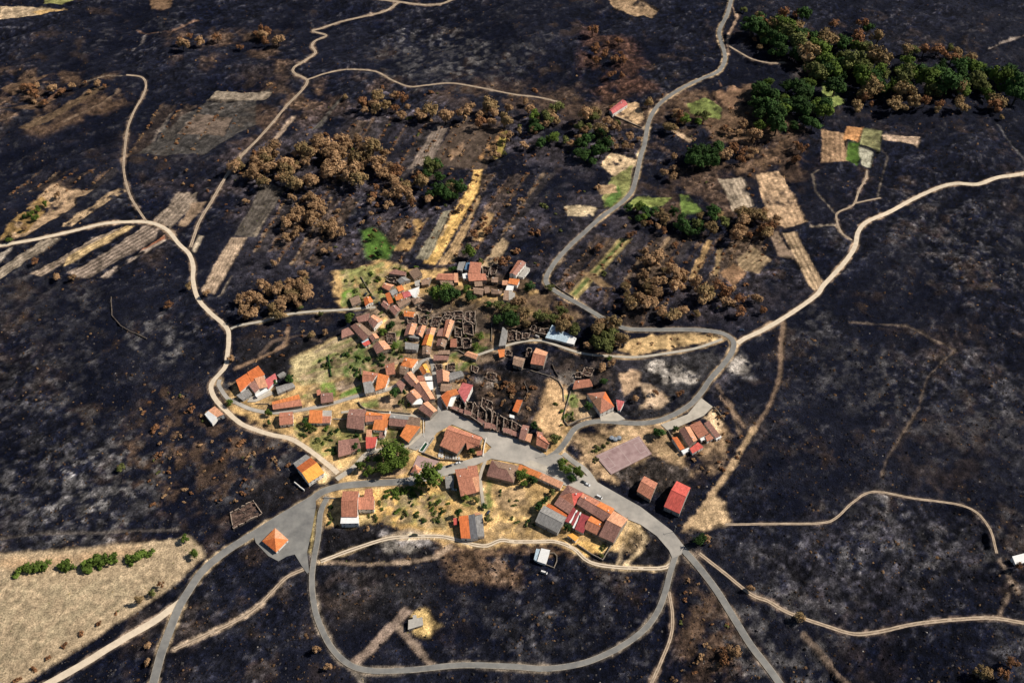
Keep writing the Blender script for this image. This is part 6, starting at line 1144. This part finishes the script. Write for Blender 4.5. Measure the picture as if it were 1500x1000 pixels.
# ------------------------------------------------------------------ charred scrub stubble: uncountable, one object
def stubble(name, n, test, cols, s0, s1, label, seed, hmul=1.0):
    rs = np.random.RandomState(seed); P = []; 
    u = rs.uniform(-30, 1530, n); v = rs.uniform(-10, 1040, n) ** 1.0
    uu = (u - 750) / F; vv = -(v - 500) / F; dx, dy, dz = uu, vv * sp + cp, vv * cp - sp; t = -CAMZ / dz; x = dx * t; y = dy * t
    i = np.clip(np.searchsorted(gx, x) - 1, 0, nx - 2); j = np.clip(np.searchsorted(gy, y) - 1, 0, ny - 2)
    keep = test(i, j, x, y, rs.rand(n)) & (ROAD[i, j] < .2); x, y, i, j = x[keep], y[keep], i[keep], j[keep]; m = len(x)
    fu = (x - gx[i]) / (gx[i+1] - gx[i]); fv = (y - gy[j]) / (gy[j+1] - gy[j]); z = (HH[i,j]*(1-fu)+HH[i+1,j]*fu)*(1-fv)+(HH[i,j+1]*(1-fu)+HH[i+1,j+1]*fu)*fv
    s = rs.uniform(s0, s1, m) * (0.6 + rs.rand(m) ** 3); a0 = rs.rand(m) * 6.28; vt = np.zeros((m, 6, 3))
    for k in range(5): a = a0 + k * 6.2832 / 5; rr_ = s * rs.uniform(.5, 1.1, m); vt[:, k, 0] = x + np.cos(a) * rr_; vt[:, k, 1] = y + np.sin(a) * rr_; vt[:, k, 2] = z - .1 + rs.rand(m) * .25 * s
    vt[:, 5, 0] = x + rs.uniform(-.4, .4, m) * s; vt[:, 5, 1] = y + rs.uniform(-.4, .4, m) * s; vt[:, 5, 2] = z + s * rs.uniform(.6, 1.3, m) * hmul
    b = (np.arange(m) * 6)[:, None, None]; f = np.array([[k, (k + 1) % 5, 5] for k in range(5)])[None] + b; f = f.reshape(-1, 3).astype(np.int32)
    me = bpy.data.meshes.new(name); me.vertices.add(m * 6); me.vertices.foreach_set('co', vt.reshape(-1).astype(np.float32)); nf = len(f)
    me.loops.add(nf * 3); me.loops.foreach_set('vertex_index', f.reshape(-1)); me.polygons.add(nf); me.polygons.foreach_set('loop_start', np.arange(0, nf * 3, 3, dtype=np.int32)); me.polygons.foreach_set('loop_total', np.full(nf, 3, np.int32)); me.update(calc_edges=True)
    cc = np.array(cols)[rs.randint(0, len(cols), m)] * rs.uniform(.6, 1.4, m)[:, None]; cc = np.repeat(cc, 6, 0); cc = np.concatenate([cc, np.ones((m * 6, 1))], 1)
    at = me.attributes.new('tint', 'FLOAT_COLOR', 'POINT'); at.data.foreach_set('color', cc.reshape(-1).astype(np.float32))
    mt = bpy.data.materials.new(name + '_stems'); mt.use_nodes = True; nn = mt.node_tree; a_ = nn.nodes.new('ShaderNodeAttribute'); a_.attribute_name = 'tint'; nn.links.new(a_.outputs[0], nn.nodes['Principled BSDF'].inputs['Base Color']); nn.nodes['Principled BSDF'].inputs['Roughness'].default_value = 1; nn.nodes['Principled BSDF'].inputs['Specular IOR Level'].default_value = .05
    me.materials.append(mt); o = bpy.data.objects.new(name, me); C.objects.link(o); return tag(o, label, 'scrub', kind='stuff')
stubble('charred_scrub', 90000, lambda i, j, x, y, r: (BURN[i, j] > .6) & (r < .25 + 1.1 * (n_d[i, j] - .35)), [(.010,.009,.011),(.014,.012,.014),(.022,.018,.018),(.05,.045,.045),(.045,.028,.018)], .35, 1.0, 'charred stubs of heath scattered over the burnt slopes', 3)
stubble('scorched_tufts', 26000, lambda i, j, x, y, r: (BURN[i, j] > .3) & (r < 2.2 * (n_b[i, j] - .45)), [(.11,.065,.036),(.075,.045,.028),(.15,.095,.055)], .5, 1.3, 'brown scorched tufts among the burnt ground', 4)
stubble('ash_stones', 12000, lambda i, j, x, y, r: (BURN[i, j] > .5) & (r < 1.6 * (n_c[i, j] - .5)), [(.22,.20,.19),(.13,.12,.12),(.30,.27,.24)], .25, .6, 'pale ash and stones strewn over the burnt ground', 5, hmul=.5)
stubble('dry_grass_tufts', 34000, lambda i, j, x, y, r: (BURN[i, j] < .25) & (r < np.where(x < -260, .12, .5)), [(.38,.27,.13),(.26,.20,.09),(.18,.16,.06),(.11,.13,.04)], .25, .7, 'dry grass tufts on the unburnt ground', 6, hmul=.8)
from collections import Counter
print(Counter(o.name.split('.')[0] for o in bpy.data.objects if 'category' in o.keys()).most_common(8)); print([o['label'] for o in bpy.data.objects if 'label' in o.keys() and len(o['label'].split()) > 16][:4])
print('TREES', NT['n'], 'OBJECTS', len(bpy.data.objects))
